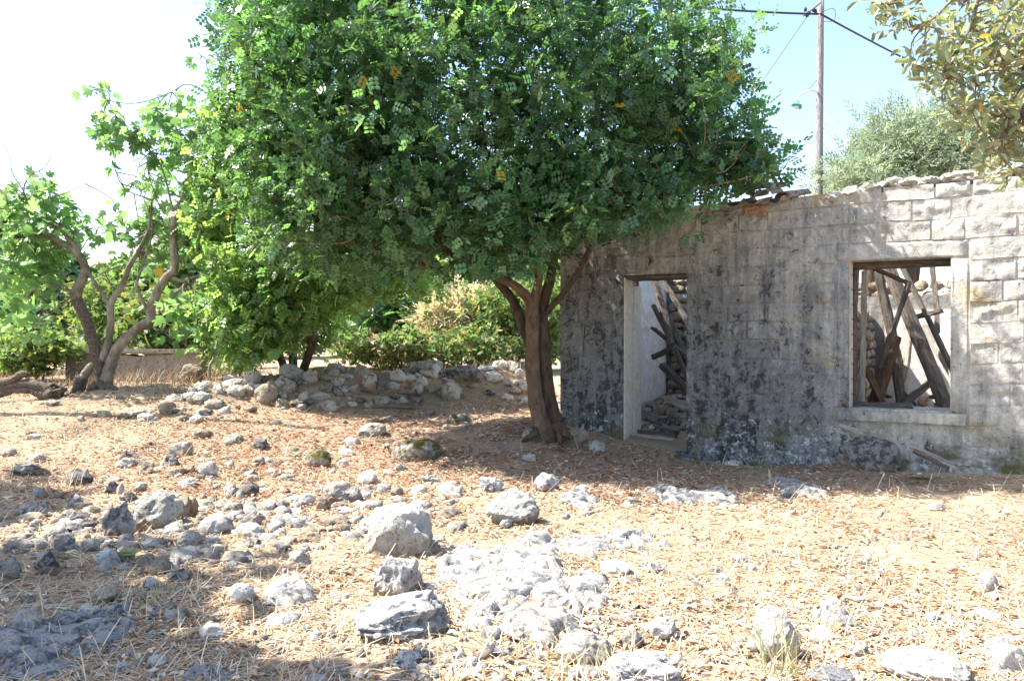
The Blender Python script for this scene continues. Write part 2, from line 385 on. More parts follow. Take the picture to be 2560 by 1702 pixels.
def rock_mesh(seed, size, sub=3, mat='lime', angular=.6, rough=.10, blocky=False, flat=False):
    V, Fc = ICO[sub]; P = V.copy(); q = np.random.default_rng(seed)
    if blocky:
        p = 5.0; P = P / (np.abs(P) ** p).sum(1, keepdims=True) ** (1 / p) * .85
    for _ in range(int(6 + 7 * angular)):
        d = q.normal(size=3); d /= np.linalg.norm(d); k = q.uniform(.52, .85) if angular > .4 else q.uniform(.75, .95)
        over = P @ d - k; P = P - np.outer(np.clip(over, 0, None) * .93, d)
    nn = noise3(P, 2.6, seed + 5, 2) * .55 + -np.abs(noise3(P, 6.0, seed + 9, 3)) * .65
    cr = np.clip(noise3(P, 4.2, seed + 21, 2) - .12, 0, 1)
    P = P * (1 + rough * 1.7 * nn - rough * 1.6 * cr)[:, None] + .05 * rough / .13 * noise3(P, 3.5, seed + 33, 2)[:, None] * np.sin(P[:, [1, 2, 0]] * 5)
    if flat:
        rr = np.hypot(P[:, 0], P[:, 1]); ang = np.arctan2(P[:, 1], P[:, 0]); w_ = 1 + .22 * np.sin(ang * 3 + seed) + .14 * np.sin(ang * 5 + seed * 2) + .08 * np.sin(ang * 9 + seed)
        P[:, 0] *= w_; P[:, 1] *= w_; lim = .34 + .42 * noise3(P, 4.5, seed + 50, 3); P[:, 2] = np.where(P[:, 2] > lim, lim + .12 * (P[:, 2] - lim), P[:, 2]) - .32 * np.clip(noise3(P, 8, seed + 60, 3) - .05, 0, 1)
    mx = np.abs(P).max(0); P = P / mx * (np.array(size) / 2)
    me = make_mesh('rock', P, Fc, M[mat], True)
    me.set_sharp_from_angle(angle=R(32))
    return me
def bedrock_mesh(c, rx, ry, D, seed, mat):
    """Bedrock worn flush with the soil: a fissured hump that dips in and out of the ground."""
    st = max(.016, .0035 * D); nx_ = int(2.9 * rx / st) + 2; ny_ = int(2.9 * ry / st) + 2
    X, Y = np.meshgrid(np.linspace(-1.45 * rx, 1.45 * rx, nx_), np.linspace(-1.45 * ry, 1.45 * ry, ny_)); wx, wy = X + c.x, Y + c.y
    rr = np.hypot(X / rx, Y / ry); m = .86 - rr ** 1.6 + 1.25 * fbm(wx * 2.1, wy * 2.1, 3, seed) + .75 * fbm(wx * 6, wy * 6, 3, seed + 4)
    A = .07 + .03 * min(rx, 1.5); h = A * np.tanh(2.2 * m) + .045 * fbm(wx * 4, wy * 4, 4, seed + 8) * (m > 0)
    crk = np.abs(fbm(wx * 2.3 + .3 * wy, wy * 3.1, 3, seed + 12)); h -= .07 * np.clip(1 - crk / .07, 0, 1) * (m > -.2)
    pit = np.clip(fbm(wx * 13, wy * 13, 3, seed + 16) - .12, 0, 1); h -= .2 * pit
    Z = ground_z(wx, wy) + h - .012; ii = np.arange(nx_ * ny_).reshape(ny_, nx_)
    Fq = np.stack([ii[:-1, :-1], ii[:-1, 1:], ii[1:, 1:], ii[1:, :-1]], -1).reshape(-1, 4)
    keep = (h.ravel()[Fq] > -.05).any(1); Fq = Fq[keep]; u, inv_ = np.unique(Fq, return_inverse=True)
    P = np.stack([X, Y, Z], -1).reshape(-1, 3)[u]; return make_mesh('rock', P, inv_.reshape(-1, 4), M['bed_' + ('pale' if mat == 'pale' else 'grey')], True)
VIEWS = {'L': (0, 1070, 2.481), 'C': (500, 700, 2.613), 'W': (0, 500, 2.743), 'M': (860, 1150, 2.621), 'T': (1660, 1150, 2.621), 'D': (1350, 400, 1.96), 'N': (1960, 400, 1.96)}
def px(view, x, y): ox, oy, s = VIEWS[view]; return ox + x / s, oy + y / s
# view, centre x, bottom y, width, height, material, shape (a angular, b blocky, r round, s slab, o outcrop, u upright), own label or None
RK = [
('L',200,75,110,45,'pale','s',None),('L',35,180,90,60,'lime','r',None),('L',220,210,120,55,'lime','a',None),
('L',125,300,260,90,'pitted','s','low wide mottled rock at the left edge where the sunlit straw meets the shade'),
('L',460,360,160,110,'dark','r','dark round boulder in dry grass right where the left hand shade begins'),
('L',780,190,120,50,'dark','s',None),('L',760,250,150,70,'pale','a',None),('L',880,300,130,95,'brown','a',None),
('L',1100,180,140,90,'lime','b',None),('L',1055,240,110,80,'dark','a',None),('L',1075,305,130,60,'brown','s',None),
('L',1270,320,140,112,'pale','a','white faced stone with a dark split, in red leaf litter left of centre'),
('L',1140,380,150,70,'pale','s',None),('L',670,410,110,80,'dark','a',None),('L',735,410,60,80,'pale','u',None),('L',860,400,100,70,'lime','a',None),
('L',780,470,110,80,'pitted','a',None),
('L',930,640,310,250,'lime','r','largest rounded grey boulder of the left hand heap, ringed by smaller stones'),
('L',1030,460,130,60,'pale','s',None),('L',1130,560,160,160,'brown','u','upright tan streaked stone leaning on the right of the largest rounded boulder'),
('L',710,690,220,230,'pitted','u','tall rust stained white and brown rock left of the largest rounded boulder'),
('L',420,590,180,80,'dark','s','upper of two dark flat slabs at the edge of the left hand shade'),('L',400,660,170,80,'dark','s','lower of two dark flat slabs at the edge of the left hand shade'),
('L',530,630,120,70,'dark','a',None),('L',350,780,150,140,'pitted','a',None),('L',90,790,220,95,'lime','s',None),('L',230,770,140,90,'lime','s',None),
('L',265,920,180,145,'dark','a','dark jagged boulder with a black hollow in the shaded left hand straw'),('L',540,780,115,100,'lime','r',None),
('L',650,860,200,115,'pitted','s','flat pale rock speckled black beside the little green thistle'),('L',720,760,140,60,'lime','s',None),('L',30,940,130,125,'lime','a',None),
('L',960,930,200,120,'brown','a','tilted pinkish grey slab ending in a point, just right of the green thistle'),('L',910,1005,110,80,'pale','a',None),('L',665,935,70,60,'lime','a',None),
('L',1090,960,160,80,'dark','s',None),('L',1150,740,145,105,'lime','r','rounded pale grey stone with a dark base, at the end of a thin curved twig'),
('L',1310,670,210,135,'pale','r',None),('L',1265,800,110,60,'lime','s',None),('L',1530,690,175,95,'pale','r',None),('L',1555,620,150,80,'lime','a',None),
('L',1545,745,130,65,'lime','s',None),('L',1650,640,100,70,'brown','a',None),('L',1490,835,130,65,'lime','s',None),
('L',1845,860,180,110,'lime','a','saddle shaped pale stone with two raised ends in open straw'),('L',1540,530,90,85,'pale','a',None),('L',1665,520,90,75,'pale','a',None),
('L',1460,520,90,70,'lime','a',None),('L',1425,440,120,90,'lime','a',None),('L',1525,430,150,95,'dark','r',None),('L',1560,340,90,70,'brown','a',None),
('L',1610,140,130,75,'dark','a',None),('L',1960,245,165,115,'moss','r','small boulder furred with olive moss left of the large mossy boulder'),
('L',1420,105,160,65,'lime','s',None),('L',1220,75,160,70,'brown','a',None),('L',1775,590,130,60,'pale','s',None),('L',1915,720,140,75,'brown','a',None),
('L',1730,670,90,50,'pale','s',None),('L',1490,1085,165,115,'pale','b','pale square cut stone standing in the shade on bare earth'),
('L',620,1100,220,105,'brown','s','flat orange brown stone lying in the shaded foreground straw'),('L',145,1110,90,70,'dark','a',None),
('L',105,1270,215,135,'lime','r','smooth blue grey boulder near the left edge of the shaded foreground'),('L',520,1200,150,105,'pitted','r','black pitted round stone resting on bedrock in the shade'),
('L',50,1400,150,125,'lime','b',None),('L',1075,1200,145,75,'lime','b',None),('L',1300,1330,180,125,'pale','a','pale pyramid shaped stone alone in the shaded foreground'),
('L',955,1490,125,85,'pale','r',None),('L',390,1568,830,360,'lime','o','great sheet of blue grey bedrock filling the bottom left corner'),
('L',400,1240,240,130,'lime','o',None),('L',740,1190,260,90,'lime','o',None),('L',1800,1115,310,130,'pale','o','low bright white outcrop at the edge of the foreground shade'),
('L',1770,1220,180,80,'pale','o',None),('L',1270,1600,250,90,'lime','o',None),
('C',575,660,185,112,'pale','r','cream white boulder balanced on top of the left part of the rubble row'),('C',330,700,115,105,'lime','b',None),('C',205,720,150,80,'pale','r',None),
('C',110,755,115,80,'pale','a',None),('C',220,770,140,85,'lime','r',None),('C',310,755,100,70,'lime','a',None),
('C',415,815,155,135,'brown','r','big egg shaped brown boulder at the foot of the rubble row'),('C',535,745,155,115,'lime','r',None),('C',645,710,120,65,'dark','a',None),
('C',705,700,115,110,'lime','u',None),('C',515,835,105,75,'brown','a',None),('C',660,820,120,85,'lime','a',None),('C',840,650,140,75,'lime','r',None),
('C',880,610,115,68,'pale','b','angular tilted block perched highest on the middle of the rubble row'),('C',960,655,100,50,'lime','s',None),('C',1045,650,115,90,'lime','a',None),
('C',1105,725,105,118,'lime','u',None),('C',1180,725,90,80,'dark','b',None),('C',790,740,135,58,'brown','s',None),('C',890,700,100,60,'lime','a',None),
('C',905,770,90,82,'dark','a',None),('C',945,740,90,52,'lime','s',None),('C',770,795,130,62,'pale','s',None),('C',845,865,145,92,'lime','a',None),
('C',1040,815,120,42,'dark','s',None),('C',990,835,80,42,'pale','s',None),('C',1180,820,110,62,'lime','a',None),('C',1250,730,110,62,'pale','a',None),
('C',1285,670,115,78,'pale','r',None),('C',1365,670,90,58,'pale','a',None),('C',1440,700,90,70,'pale','a',None),
('C',1465,605,230,82,'lime','b','long blue grey block on top of the rubble row, right of its middle'),('C',1540,645,80,95,'pale','r',None),
('C',1720,675,265,125,'dark','b','longest dark faced block of the rubble row, between it and the big trunk'),('C',1640,785,135,112,'pale','b','pale angular stone with a brown side, alone in front of the longest dark block'),
('C',1630,700,100,50,'lime','s',None),('C',1800,575,130,62,'lime','r',None),('C',1925,680,175,105,'pale','s','tilted ridged white slab in the rubble left of the big trunk'),
('C',1960,580,110,60,'pale','r',None),('C',1860,600,110,52,'pale','s',None),('C',2095,550,90,78,'pale','b',None),('C',2050,610,115,82,'lime','a',None),
('C',2085,640,80,62,'pale','r',None),('C',2080,700,120,62,'lime','a',None),('C',2125,740,62,62,'pale','a',None),('C',2010,795,90,50,'pale','a',None),
('C',2060,750,80,50,'lime','a',None),('C',2135,820,80,58,'pale','r',None),('C',1325,820,100,55,'lime','a',None),('C',1420,820,90,52,'dark','b',None),
('C',1110,1025,190,95,'lime','r','grey humped stone sunk in the shaded red litter behind the mossy boulder'),('C',1210,935,100,50,'lime','s',None),('C',1690,945,150,75,'moss','a',None),
('C',1610,970,62,32,'pale','s',None),('C',1510,885,62,42,'dark','a',None),
('C',1400,1195,330,155,'moss','r','large boulder capped with thick olive moss in front of the big tree'),
('C',945,1150,125,72,'pale','a',None),('C',925,1225,85,60,'pale','a',None),('C',1085,1345,135,105,'pale','r',None),('C',1310,1255,110,62,'lime','a',None),
('C',1225,1285,90,52,'lime','s',None),('C',1515,1330,145,58,'pitted','s',None),('C',1430,1400,115,62,'pale','s','flat bright white stone on the litter in front of the mossy boulder'),
('C',910,1470,265,165,'lime','a','big steep grey wedge with one sunlit side, left of the square boulder'),('C',800,1515,105,105,'brown','u',None),('C',1060,1435,110,72,'pale','a',None),
('C',1280,1410,90,52,'lime','a',None),('C',690,1480,115,85,'pale','a',None),('C',1900,1390,165,115,'pitted','a',None),('C',2260,1385,175,125,'pitted','r','round rock pocked with black holes at the edge of the tree shade'),
('C',2150,1190,90,55,'pale','b',None),('C',2160,1055,110,75,'lime','a','mottled grey stone against the left foot of the big trunk'),
('C',560,610,1,1,'lime','a',None),
('W',1125,1470,135,92,'brown','r',None),('W',700,1490,105,62,'lime','a',None),('W',345,1425,115,68,'lime','a',None),('W',1340,1340,155,95,'lime','a',None),
('W',1180,1400,100,62,'lime','s',None),('W',1320,1535,135,62,'pale','s',None),('W',840,1500,125,48,'lime','s',None),
('W',1290,1255,150,140,'brown','b','pinkish block half buried in dry brush by the end of the low wall'),
('M',350,640,480,350,'pale','b','big squarish pale boulder with a flat top, in the middle foreground'),
('M',290,920,400,330,'pitted','a','jagged honeycombed boulder directly in front of the big squarish one'),
('M',350,1185,700,300,'pitted','a','broad blue grey wedge of rock tapering left, bottom centre foreground'),
('M',370,1390,260,105,'pitted','s',None),('M',1110,430,380,235,'pale','a','slanting white rock shelf right of the big squarish boulder'),
('M',1060,455,90,65,'lime','a',None),('M',1000,960,720,400,'pale','o','widest sunlit sheet of white bedrock in the foreground'),
('M',900,1260,230,330,'pale','o',None),('M',1130,1185,210,120,'pale','a',None),('M',1250,580,320,110,'pale','o',None),('M',1720,640,720,130,'pale','o','long low white ledge running right across the sunny straw'),
('M',1790,765,210,105,'pale','r','rounded white stone with a rusty hollow in the sunny straw'),('M',2030,745,180,62,'pitted','s',None),
('M',1500,985,520,260,'pale','o','white bedrock patch right of the widest sheet, with a dark lower lip'),('M',1590,1370,400,240,'lime','r','long pale hump of rock with yellow grass growing at its foot'),
('M',1890,1240,160,115,'lime','r',None),('M',2110,1195,210,135,'pale','a',None),('M',1950,1500,540,200,'pitted','b','blocky black and white rock cut by the bottom edge, right of centre'),
('M',1290,1110,560,270,'pale','o','lumpy white bedrock joining the widest sheet on its right side'),('M',1130,770,430,130,'pale','o','thin pale bedrock strip behind the widest sheet'),('M',1480,640,330,70,'pale','o',None),('M',950,1295,95,105,'pale','u',None),('M',1560,205,95,38,'lime','s',None),('M',1540,295,210,66,'dark','o',None),('M',1900,295,125,40,'dark','s',None),
('M',2170,305,250,120,'dark','o','dark blue grey outcrop at the shade line in front of the doorway'),('M',1450,395,75,55,'pitted','a',None),('M',690,298,95,40,'pale','s',None),
('T',330,295,430,85,'pale','o',None),('T',880,250,400,90,'pale','o',None),
('T',780,1350,330,360,'pale','u','tall pale tapering rock with thin grass stalks in front, foreground right'),
('T',1090,1085,230,105,'pale','o',None),('T',1050,1205,210,115,'pale','a',None),('T',2150,875,130,150,'pale','r',None),('T',2060,1065,240,115,'pale','o',None),
('T',2280,1400,220,230,'pale','b','bright white rock with a dark lower side at the right edge of the foreground'),
('T',1830,1500,600,210,'pale','r','large smooth white boulder cut by the bottom edge near the right corner'),
('T',1140,1500,310,130,'orange','r','blue grey stone with orange lichen peeping over the bottom edge'),
('T',1340,695,120,42,'pale','s',None),('T',570,742,95,52,'pale','r',None),('T',500,685,110,50,'pale','s',None),('T',1810,335,130,52,'lime','s',None),('T',1790,1075,115,52,'pale','a',None),
('T',1680,1190,85,52,'pale','a',None),('T',1300,1315,110,112,'pale','u',None),('T',90,1370,95,62,'pale','r',None),('T',590,1275,85,52,'pale','r',None),
('D',280,1432,82,58,'lime','b','squarish grey stone left of the doorway step'),('D',180,1385,125,75,'brown','a','brown stone heaped between the big trunk and the doorway'),
('D',960,1508,110,42,'pale','s',None),
('N',480,1530,345,205,'dark','r','big dark boulder leaning against the wall below the window'),
]
TONE = {'lime': 'grey', 'pale': 'pale', 'dark': 'dark', 'brown': 'brownish', 'pitted': 'black speckled', 'moss': 'mossy', 'orange': 'lichened'}
SHP = {'a': 'angular', 'b': 'blocky', 'r': 'rounded', 's': 'flat', 'u': 'upright', 'o': 'sunken'}
rocks = []
for i, (vw, x, y, ww, hh, mt, sh, lab) in enumerate(RK):
    if ww < 5: continue
    bx, by = px(vw, x, y); wp = ww / VIEWS[vw][2]; hp = hh / VIEWS[vw][2]
    p = hit(bx, min(by, 1760)); D = p.y; k = D / F
    W_ = wp * k; H_ = hp * k
    seed = 100 + i * 17; sub = 3 if wp * .4 > 15 else 2
    if sh == 'o':
        q = hit(bx, by - hp * .92); dep = max(.15, min(q.y - p.y, 2.4)); c = (p + q) / 2
        me = bedrock_mesh(c, W_ * .66, dep * .72, D, seed, mt)
        o = obj('limestone_outcrop', me, loc=(c.x, c.y, 0)); cat = 'outcrop'
    else:
        dep = {'s': .8, 'u': .7, 'b': .75}.get(sh, .85) * W_
        top = H_ / max(.5, 1 - .12)
        tilt = dep * (EYE - p.z) / D           # the part of the apparent height that is depth seen from above
        Hm = max(.5 * H_, H_ - tilt * .3, .05)
        big = Hm * 1.4
        me = rock_mesh(seed, (W_ * 1.03, dep, big), 4 if wp > 120 else sub, mt, {'r': .25, 'b': .35}.get(sh, .9), {'r': .09}.get(sh, .13) * (1.5 if mt == 'pitted' else 1), sh == 'b')
        lift = 0
        if vw == 'C' and by < 985: lift = 0
        o = obj('rock', me, loc=(p.x, p.y + dep * .42, p.z + big / 2 - .28 * big + lift))
        o.rotation_euler = (random.uniform(-.12, .12), random.uniform(-.15, .15), random.uniform(-.3, .3)); cat = 'rock'
    rocks.append([o, bx, by - hp / 2, wp, hp, mt, sh, lab, cat])
# stones perched on the rubble heap get their height from the photo
LM = [(r, n_) for r, n_ in [(next(q for q in rocks if q[7] and q[7].startswith(s)), nm) for s, nm in [
 ('largest rounded grey', 'the largest rounded boulder'), ('large boulder capped', 'the large mossy boulder'), ('big squarish pale', 'the big squarish boulder'),
 ('broad blue grey wedge', 'the broad blue grey wedge rock'), ('big egg shaped', 'the egg shaped boulder'), ('longest dark faced', 'the longest dark block'),
 ('cream white boulder', 'the perched cream boulder'), ('tall pale tapering', 'the tall pale tapering rock'), ('flat orange brown', 'the flat orange brown stone'),
 ('saddle shaped', 'the saddle shaped stone'), ('dark jagged boulder', 'the dark jagged boulder'), ('angular tilted block', 'the highest tilted block'),
 ('big steep grey', 'the big steep grey wedge'), ('large smooth white', 'the large smooth white boulder'), ('widest sunlit sheet', 'the widest white bedrock sheet'),
 ('long low white ledge', 'the long low white ledge'), ('tilted ridged', 'the ridged slab near the trunk'), ('white faced stone', 'the dark split white stone'),
 ('dark blue grey outcrop', 'the dark outcrop before the doorway'), ('smooth blue grey', 'the smooth boulder at the left edge'), ('small boulder furred', 'the small mossy boulder'),
 ('big dark boulder', 'the boulder under the window'), ('low wide mottled', 'the wide mottled edge rock')]]]
keys = {}
for r in rocks:
    o, cx, cy, wp, hp, mt, sh, lab, cat = r
    if lab: continue
    d = [(math.hypot((cx - l[1]) / 1.0, (cy - l[2]) * 1.7), nm, l) for l, nm in LM]
    dd, nm, l = min(d, key=lambda t: t[0]); dx, dy = cx - l[1], (cy - l[2]) * 1.7
    rel = ('left of' if dx < 0 else 'right of') if abs(dx) > abs(dy) else ('behind' if dy < 0 else 'in front of')
    size = 'large' if wp > 110 else 'middling' if wp > 52 else 'small'
    if cat == 'outcrop': nm = nm.replace('the widest white bedrock sheet', 'the widest bedrock sheet')
    keys.setdefault((size, TONE[mt], SHP[sh], rel, nm, cat), []).append(r)
ORD = ['first', 'second', 'third', 'fourth', 'fifth', 'sixth', 'seventh']
for (size, tone, shp, rel, nm, cat), rs in keys.items():
    rs.sort(key=lambda r: r[1]); noun = 'rock' if cat == 'rock' else 'outcrop'
    for j, r in enumerate(rs):
        s = f'{size} {tone} {shp} {noun} {rel} {nm}'
        if len(rs) > 1: s = (f'left one of two ' if j == 0 else 'right one of two ') + f'{tone} {shp} {size} {noun}s {rel} {nm}' if len(rs) == 2 else f'{ORD[j]} from left of {tone} {shp} {size} {noun}s {rel} {nm}'
        r[7] = s
for r in rocks:
    grp = 'limestone bedrock showing through the ground' if r[8] == 'outcrop' else ('stones of the rubble row' if r[2] < 1035 and 480 < r[1] < 1340 else 'loose rocks lying on the slope')
    tag(r[0], r[7], r[8], grp)
for r in rocks:
    if len(r[7].split()) > 16: print('LONG', r[7])
print('rocks', len(rocks), 'longest label', max(len(r[7].split()) for r in rocks), 'dup', len(rocks) - len({r[7] for r in rocks}))

# ------------------------------------------------------------------ the ruined house
HA = Vector((0.66, 10.67, 0)); HR = R(-30.6)
house = empty('ruined_house', HA, HR)
tag(house, 'roofless ruined stone house with stained block walls, empty doorway and window opening', 'house')
hm = Matrix.Translation(HA) @ Matrix.Rotation(HR, 4, 'Z'); hinv = hm.inverted()
def topz(s): return 3.13 + .015 * s + .05 * math.sin(s * 1.7)
DS0, DS1, DZ = .92, 1.77, 2.37
WS0, WS1, WZ0, WZ1 = 3.65, 4.65, .75, 2.43
mb = MB(); T = .55; L = 8.0
for a, b, z0, z1 in [(0, DS0, -.5, 3.17), (DS0, DS1, DZ, 3.17), (DS1, WS0, -.5, 3.17), (WS0, WS1, -.5, WZ0), (WS0, WS1, WZ1, 3.17), (WS1, L, -.5, 3.17)]:
    mb.box((a, 0, z0), (b, T, z1))
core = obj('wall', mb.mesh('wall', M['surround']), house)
mb = MB(); mb.box((0, T, -.5), (.45, 3.0, 2.7)); obj('side_wall', mb.mesh('side_wall', M['whitewash']), house)
mb = MB(); mb.box((0, 3.0, -.5), (2.55, 3.4, 2.75)); mb.box((2.55, 3.0, -.5), (L, 3.4, 2.15)); obj('back_wall', mb.mesh('back_wall', M['mortar']), house)
mb = MB(); mb.box((3.75, 2.97, -.5), (L, 3.0, 1.95)); obj('plaster_coat', mb.mesh('plaster_coat', M['whitewash']), house)
mb = MB(); mb.box((3.2, T, -.5), (3.54, 3.0, 1.9)); obj('partition_wall', mb.mesh('partition_wall', M['mortar']), house)
mb = MB(); mb.box((L - .45, T, -.5), (L, 2.97, 2.5)); obj('side_wall', mb.mesh('side_wall', M['whitewash']), house)
def block_mesh(s0, s1, z0, z1, seed, nxx=13, nzz=9, proud=.03):
    """A face of one block: edges let back into the joint, its face fractured and uneven."""
    q = random.Random(seed); g_ = q.choice([.004, .007, .010, .012]); s0 += g_ + q.uniform(0, .004); s1 -= g_ + q.uniform(0, .004); z0 += g_; z1 -= g_ + q.uniform(0, .004)
    S_, Z_ = np.meshgrid(np.linspace(s0, s1, nxx), np.linspace(z0, z1, nzz))
    dz = .06 * fbm(S_ * 1.1 + 3, Z_ * .5 + 5, 3, 3)
    edge = np.minimum(np.minimum(S_ - s0, s1 - S_) / .03, np.minimum(Z_ - z0, z1 - Z_) / .03).clip(0, 1)
    pr = proud * q.uniform(.6, 1.25)
    rough = q.choice([.012, .02, .04, .05]) if z1 < 2.5 else q.choice([.04, .06, .08])
    Yf = -(pr * (.45 + .55 * edge)) + 1.5 * rough * np.abs(fbm(S_ * 6, Z_ * 6 + seed * .37, 4, 9)) * edge - .022 * fbm(S_ * 2.3, Z_ * 2.3, 2, 14) - .006 * fbm(S_ * 25, Z_ * 25, 2, 4)
    Yf = np.minimum(Yf, -.003 + .006 * np.abs(fbm(S_ * 12, Z_ * 12, 2, 8)))
    jx = .006 * fbm(S_ * 9, Z_ * 9, 2, seed); P = np.stack([S_ + jx * edge, Yf, Z_ + dz + jx], -1).reshape(-1, 3)
    ii = np.arange(nxx * nzz).reshape(nzz, nxx)
    Fq = np.stack([ii[:-1, :-1], ii[:-1, 1:], ii[1:, 1:], ii[1:, :-1]], -1).reshape(-1, 4).tolist()
    ring = list(ii[0, :]) + list(ii[1:, -1]) + list(ii[-1, -2::-1]) + list(ii[-2:0:-1, 0]); b = len(P)
    back = [(P[k][0], .003, P[k][2]) for k in ring]; V = P.tolist() + back; m = len(ring)
    Fq += [(ring[(k + 1) % m], ring[k], b + k, b + (k + 1) % m) for k in range(m)]
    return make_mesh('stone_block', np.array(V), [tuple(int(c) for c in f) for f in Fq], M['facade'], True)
RH = .2183; EX = [(.76, 1.90, -1, 2.62), (3.51, 4.82, .62, 2.625)]
nb = 0
for row in range(-1, 15):
    z0, z1 = row * RH, (row + 1) * RH
    if row >= 13: z1 = z0 + RH * (1 if row == 13 else .75)
    cuts = [(0.0, 6.3)]
    for a, b, c, d in EX:
        if z0 + .02 < d and z1 - .02 > c:
            cuts = [seg for x0, x1 in cuts for seg in ((x0, min(x1, a)), (max(x0, b), x1)) if seg[1] - seg[0] > .05]
    for x0, x1 in cuts:
        s = x0
        while s < x1 - .02:
            e = s + random.uniform(.26, .52)
            if x1 - e < .2: e = x1
            me = block_mesh(s, e, z0, z1, 500 + nb); me.set_sharp_from_angle(angle=R(40))
            obj('stone_block', me, house); nb += 1; s = e
def slab(name, s0, s1, z0, z1, pr, mat, y1=.0, parent=house, nxx=None):
    me = block_mesh(s0, s1, z0, z1, random.randint(0, 999), 14, 8, pr); me.materials.clear(); me.materials.append(M[mat]); return obj(name, me, parent)
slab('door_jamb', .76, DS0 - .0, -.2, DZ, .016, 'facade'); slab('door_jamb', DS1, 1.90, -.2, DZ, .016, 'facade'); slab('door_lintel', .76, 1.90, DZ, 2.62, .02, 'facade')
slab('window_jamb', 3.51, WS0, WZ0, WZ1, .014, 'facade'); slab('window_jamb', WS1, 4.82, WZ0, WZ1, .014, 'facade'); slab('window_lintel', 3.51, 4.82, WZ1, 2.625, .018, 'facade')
mb = MB(); mb.box((3.53, -.05, .65), (4.80, .0, .75), .014); mb.box((WS0, .0, .75), (WS1, T, .775), .004); obj('window_sill', mb.mesh('window_sill', M['surround']), house)
mb = MB(); mb.box((.7, -.22, -.3), (2.0, .0, .10), .02); mb.box((DS0, .0, -.3), (DS1, T, .12), .01); obj('door_step', mb.mesh('door_step', M['facade']), house)
M['reveal'] = wall_mat('reveal_plaster', (.62, .58, .50), stains=False, plaster=True)
mb = MB(); mb.box((DS0, .02, .0), (DS0 + .014, .30, DZ - .03), .003); mb.box((DS0, .33, .0), (DS0 + .03, T + .02, DZ - .12), .004); obj('door_reveal', mb.mesh('door_reveal', M['reveal']), house)
mb = MB(); mb.box((WS0, .02, WZ0), (WS0 + .012, .24, WZ1), .003); obj('window_reveal', mb.mesh('window_reveal', M['reveal']), house)
# broken stones along the wall head
for k in range(72):
    s = k * .09 + random.uniform(-.04, .04); z = topz(s) - .01
    for row in range(2 if random.random() < .55 else 1):
        me = rock_mesh(3000 + k * 3 + row, (random.uniform(.12, .34), random.uniform(.3, .5), random.uniform(.08, .17)), 2, 'caprock', .9, .2)
        if 2.3 < s < 3.2: continue
        obj('cap_stone', me, house, loc=(s, .15 + .2 * row, z + row * .05 + .07 * s / 6 + random.uniform(-.05, .02)), rot=(0, random.uniform(-.2, .2), random.uniform(-.3, .3)))
# rubble of the back wall and partition, stone by stone where the openings show it
stones = [rock_mesh(4000 + k, (.26, .14, .17), 2, ['brown', 'pale', 'lime', 'brown'][k % 4], .9, .12) for k in range(10)]
def rubble(s0, s1, z0, z1, yf, axis='x'):
    z = z0; n = 0
    while z < z1:
        s = s0 + random.uniform(0, .1); h = random.uniform(.11, .17)
        while s < s1:
            wd = random.uniform(.14, .30)
            loc = (s + wd / 2, yf + random.uniform(-.02, .02), z + h / 2) if axis == 'x' else (yf + random.uniform(-.02, .02), s + wd / 2, z + h / 2)
            obj('stone', random.choice(stones), house, loc=loc, rot=(0, random.uniform(-.25, .25), 0 if axis == 'x' else R(90)), scale=(wd / .25, 1, h / .15)); n += 1
            s += wd
        z += h
    return n
nr = rubble(.45, 1.8, .0, 2.7, 2.99) + rubble(3.0, 5.3, 1.95, 2.32, 3.17) + rubble(.6, 2.9, .0, 1.85, 3.56, 'y')
# roof tiles left on the wall head, with the brick corbel under them
def tile_mesh(seed, L_=.5, r=.105):
    q = random.Random(seed); V = []; Fq = []; n = 9; m = 6
    for side, rr in ((0, r), (1, r - .016)):
        for j in range(m):
            for k in range(n):
                a = math.pi * (k / (n - 1)); tp = 1 - .18 * j / (m - 1)
                V.append((math.cos(a) * rr * tp * 1.15, -L_ / 2 + L_ * j / (m - 1) + .006 * q.uniform(-1, 1), math.sin(a) * rr * tp * .72 + .004 * q.uniform(-1, 1)))
    def I(s, j, k): return s * n * m + j * n + k
    for j in range(m - 1):
        for k in range(n - 1):
            Fq += [(I(0, j, k), I(0, j, k + 1), I(0, j + 1, k + 1), I(0, j + 1, k)), (I(1, j, k), I(1, j + 1, k), I(1, j + 1, k + 1), I(1, j, k + 1))]
        Fq += [(I(0, j, 0), I(0, j + 1, 0), I(1, j + 1, 0), I(1, j, 0)), (I(0, j, n - 1), I(1, j, n - 1), I(1, j + 1, n - 1), I(0, j + 1, n - 1))]
    for k in range(n - 1):
        Fq += [(I(0, 0, k), I(1, 0, k), I(1, 0, k + 1), I(0, 0, k + 1)), (I(0, m - 1, k), I(0, m - 1, k + 1), I(1, m - 1, k + 1), I(1, m - 1, k))]
    return make_mesh('roof_tile', np.array(V), Fq, M['tile'], True)
for k, (s, y, z, flip, rz, ry, ln) in enumerate([(2.36, .0, 3.22, 1, .2, -.1, .42), (2.50, -.03, 3.25, 0, .05, .1, .42), (2.64, -.04, 3.22, 1, -.1, .1, .42), (2.78, -.03, 3.25, 0, -.15, -.08, .42), (2.92, .0, 3.22, 1, -.3, -.12, .42),
                                             (2.46, .02, 3.33, 0, .3, .12, .4), (2.62, .02, 3.35, 0, -.15, -.06, .4), (2.77, .03, 3.33, 0, -.4, .15, .4), (3.04, .05, 3.22, 0, -.6, .1, .36)]):
    o = obj('roof_tile', tile_mesh(k, ln), house, loc=(s, y, z), rot=(R(180) if flip else 0, ry, rz)); o.rotation_euler.x += .22
me = block_mesh(2.46, 2.76, 2.99, 3.16, 77, 9, 5, .07); me.materials.clear(); me.materials.append(M['tile_red']); o = obj('brick_corbel', me, house); tag(o, 'orange clay brick under the roof tiles')

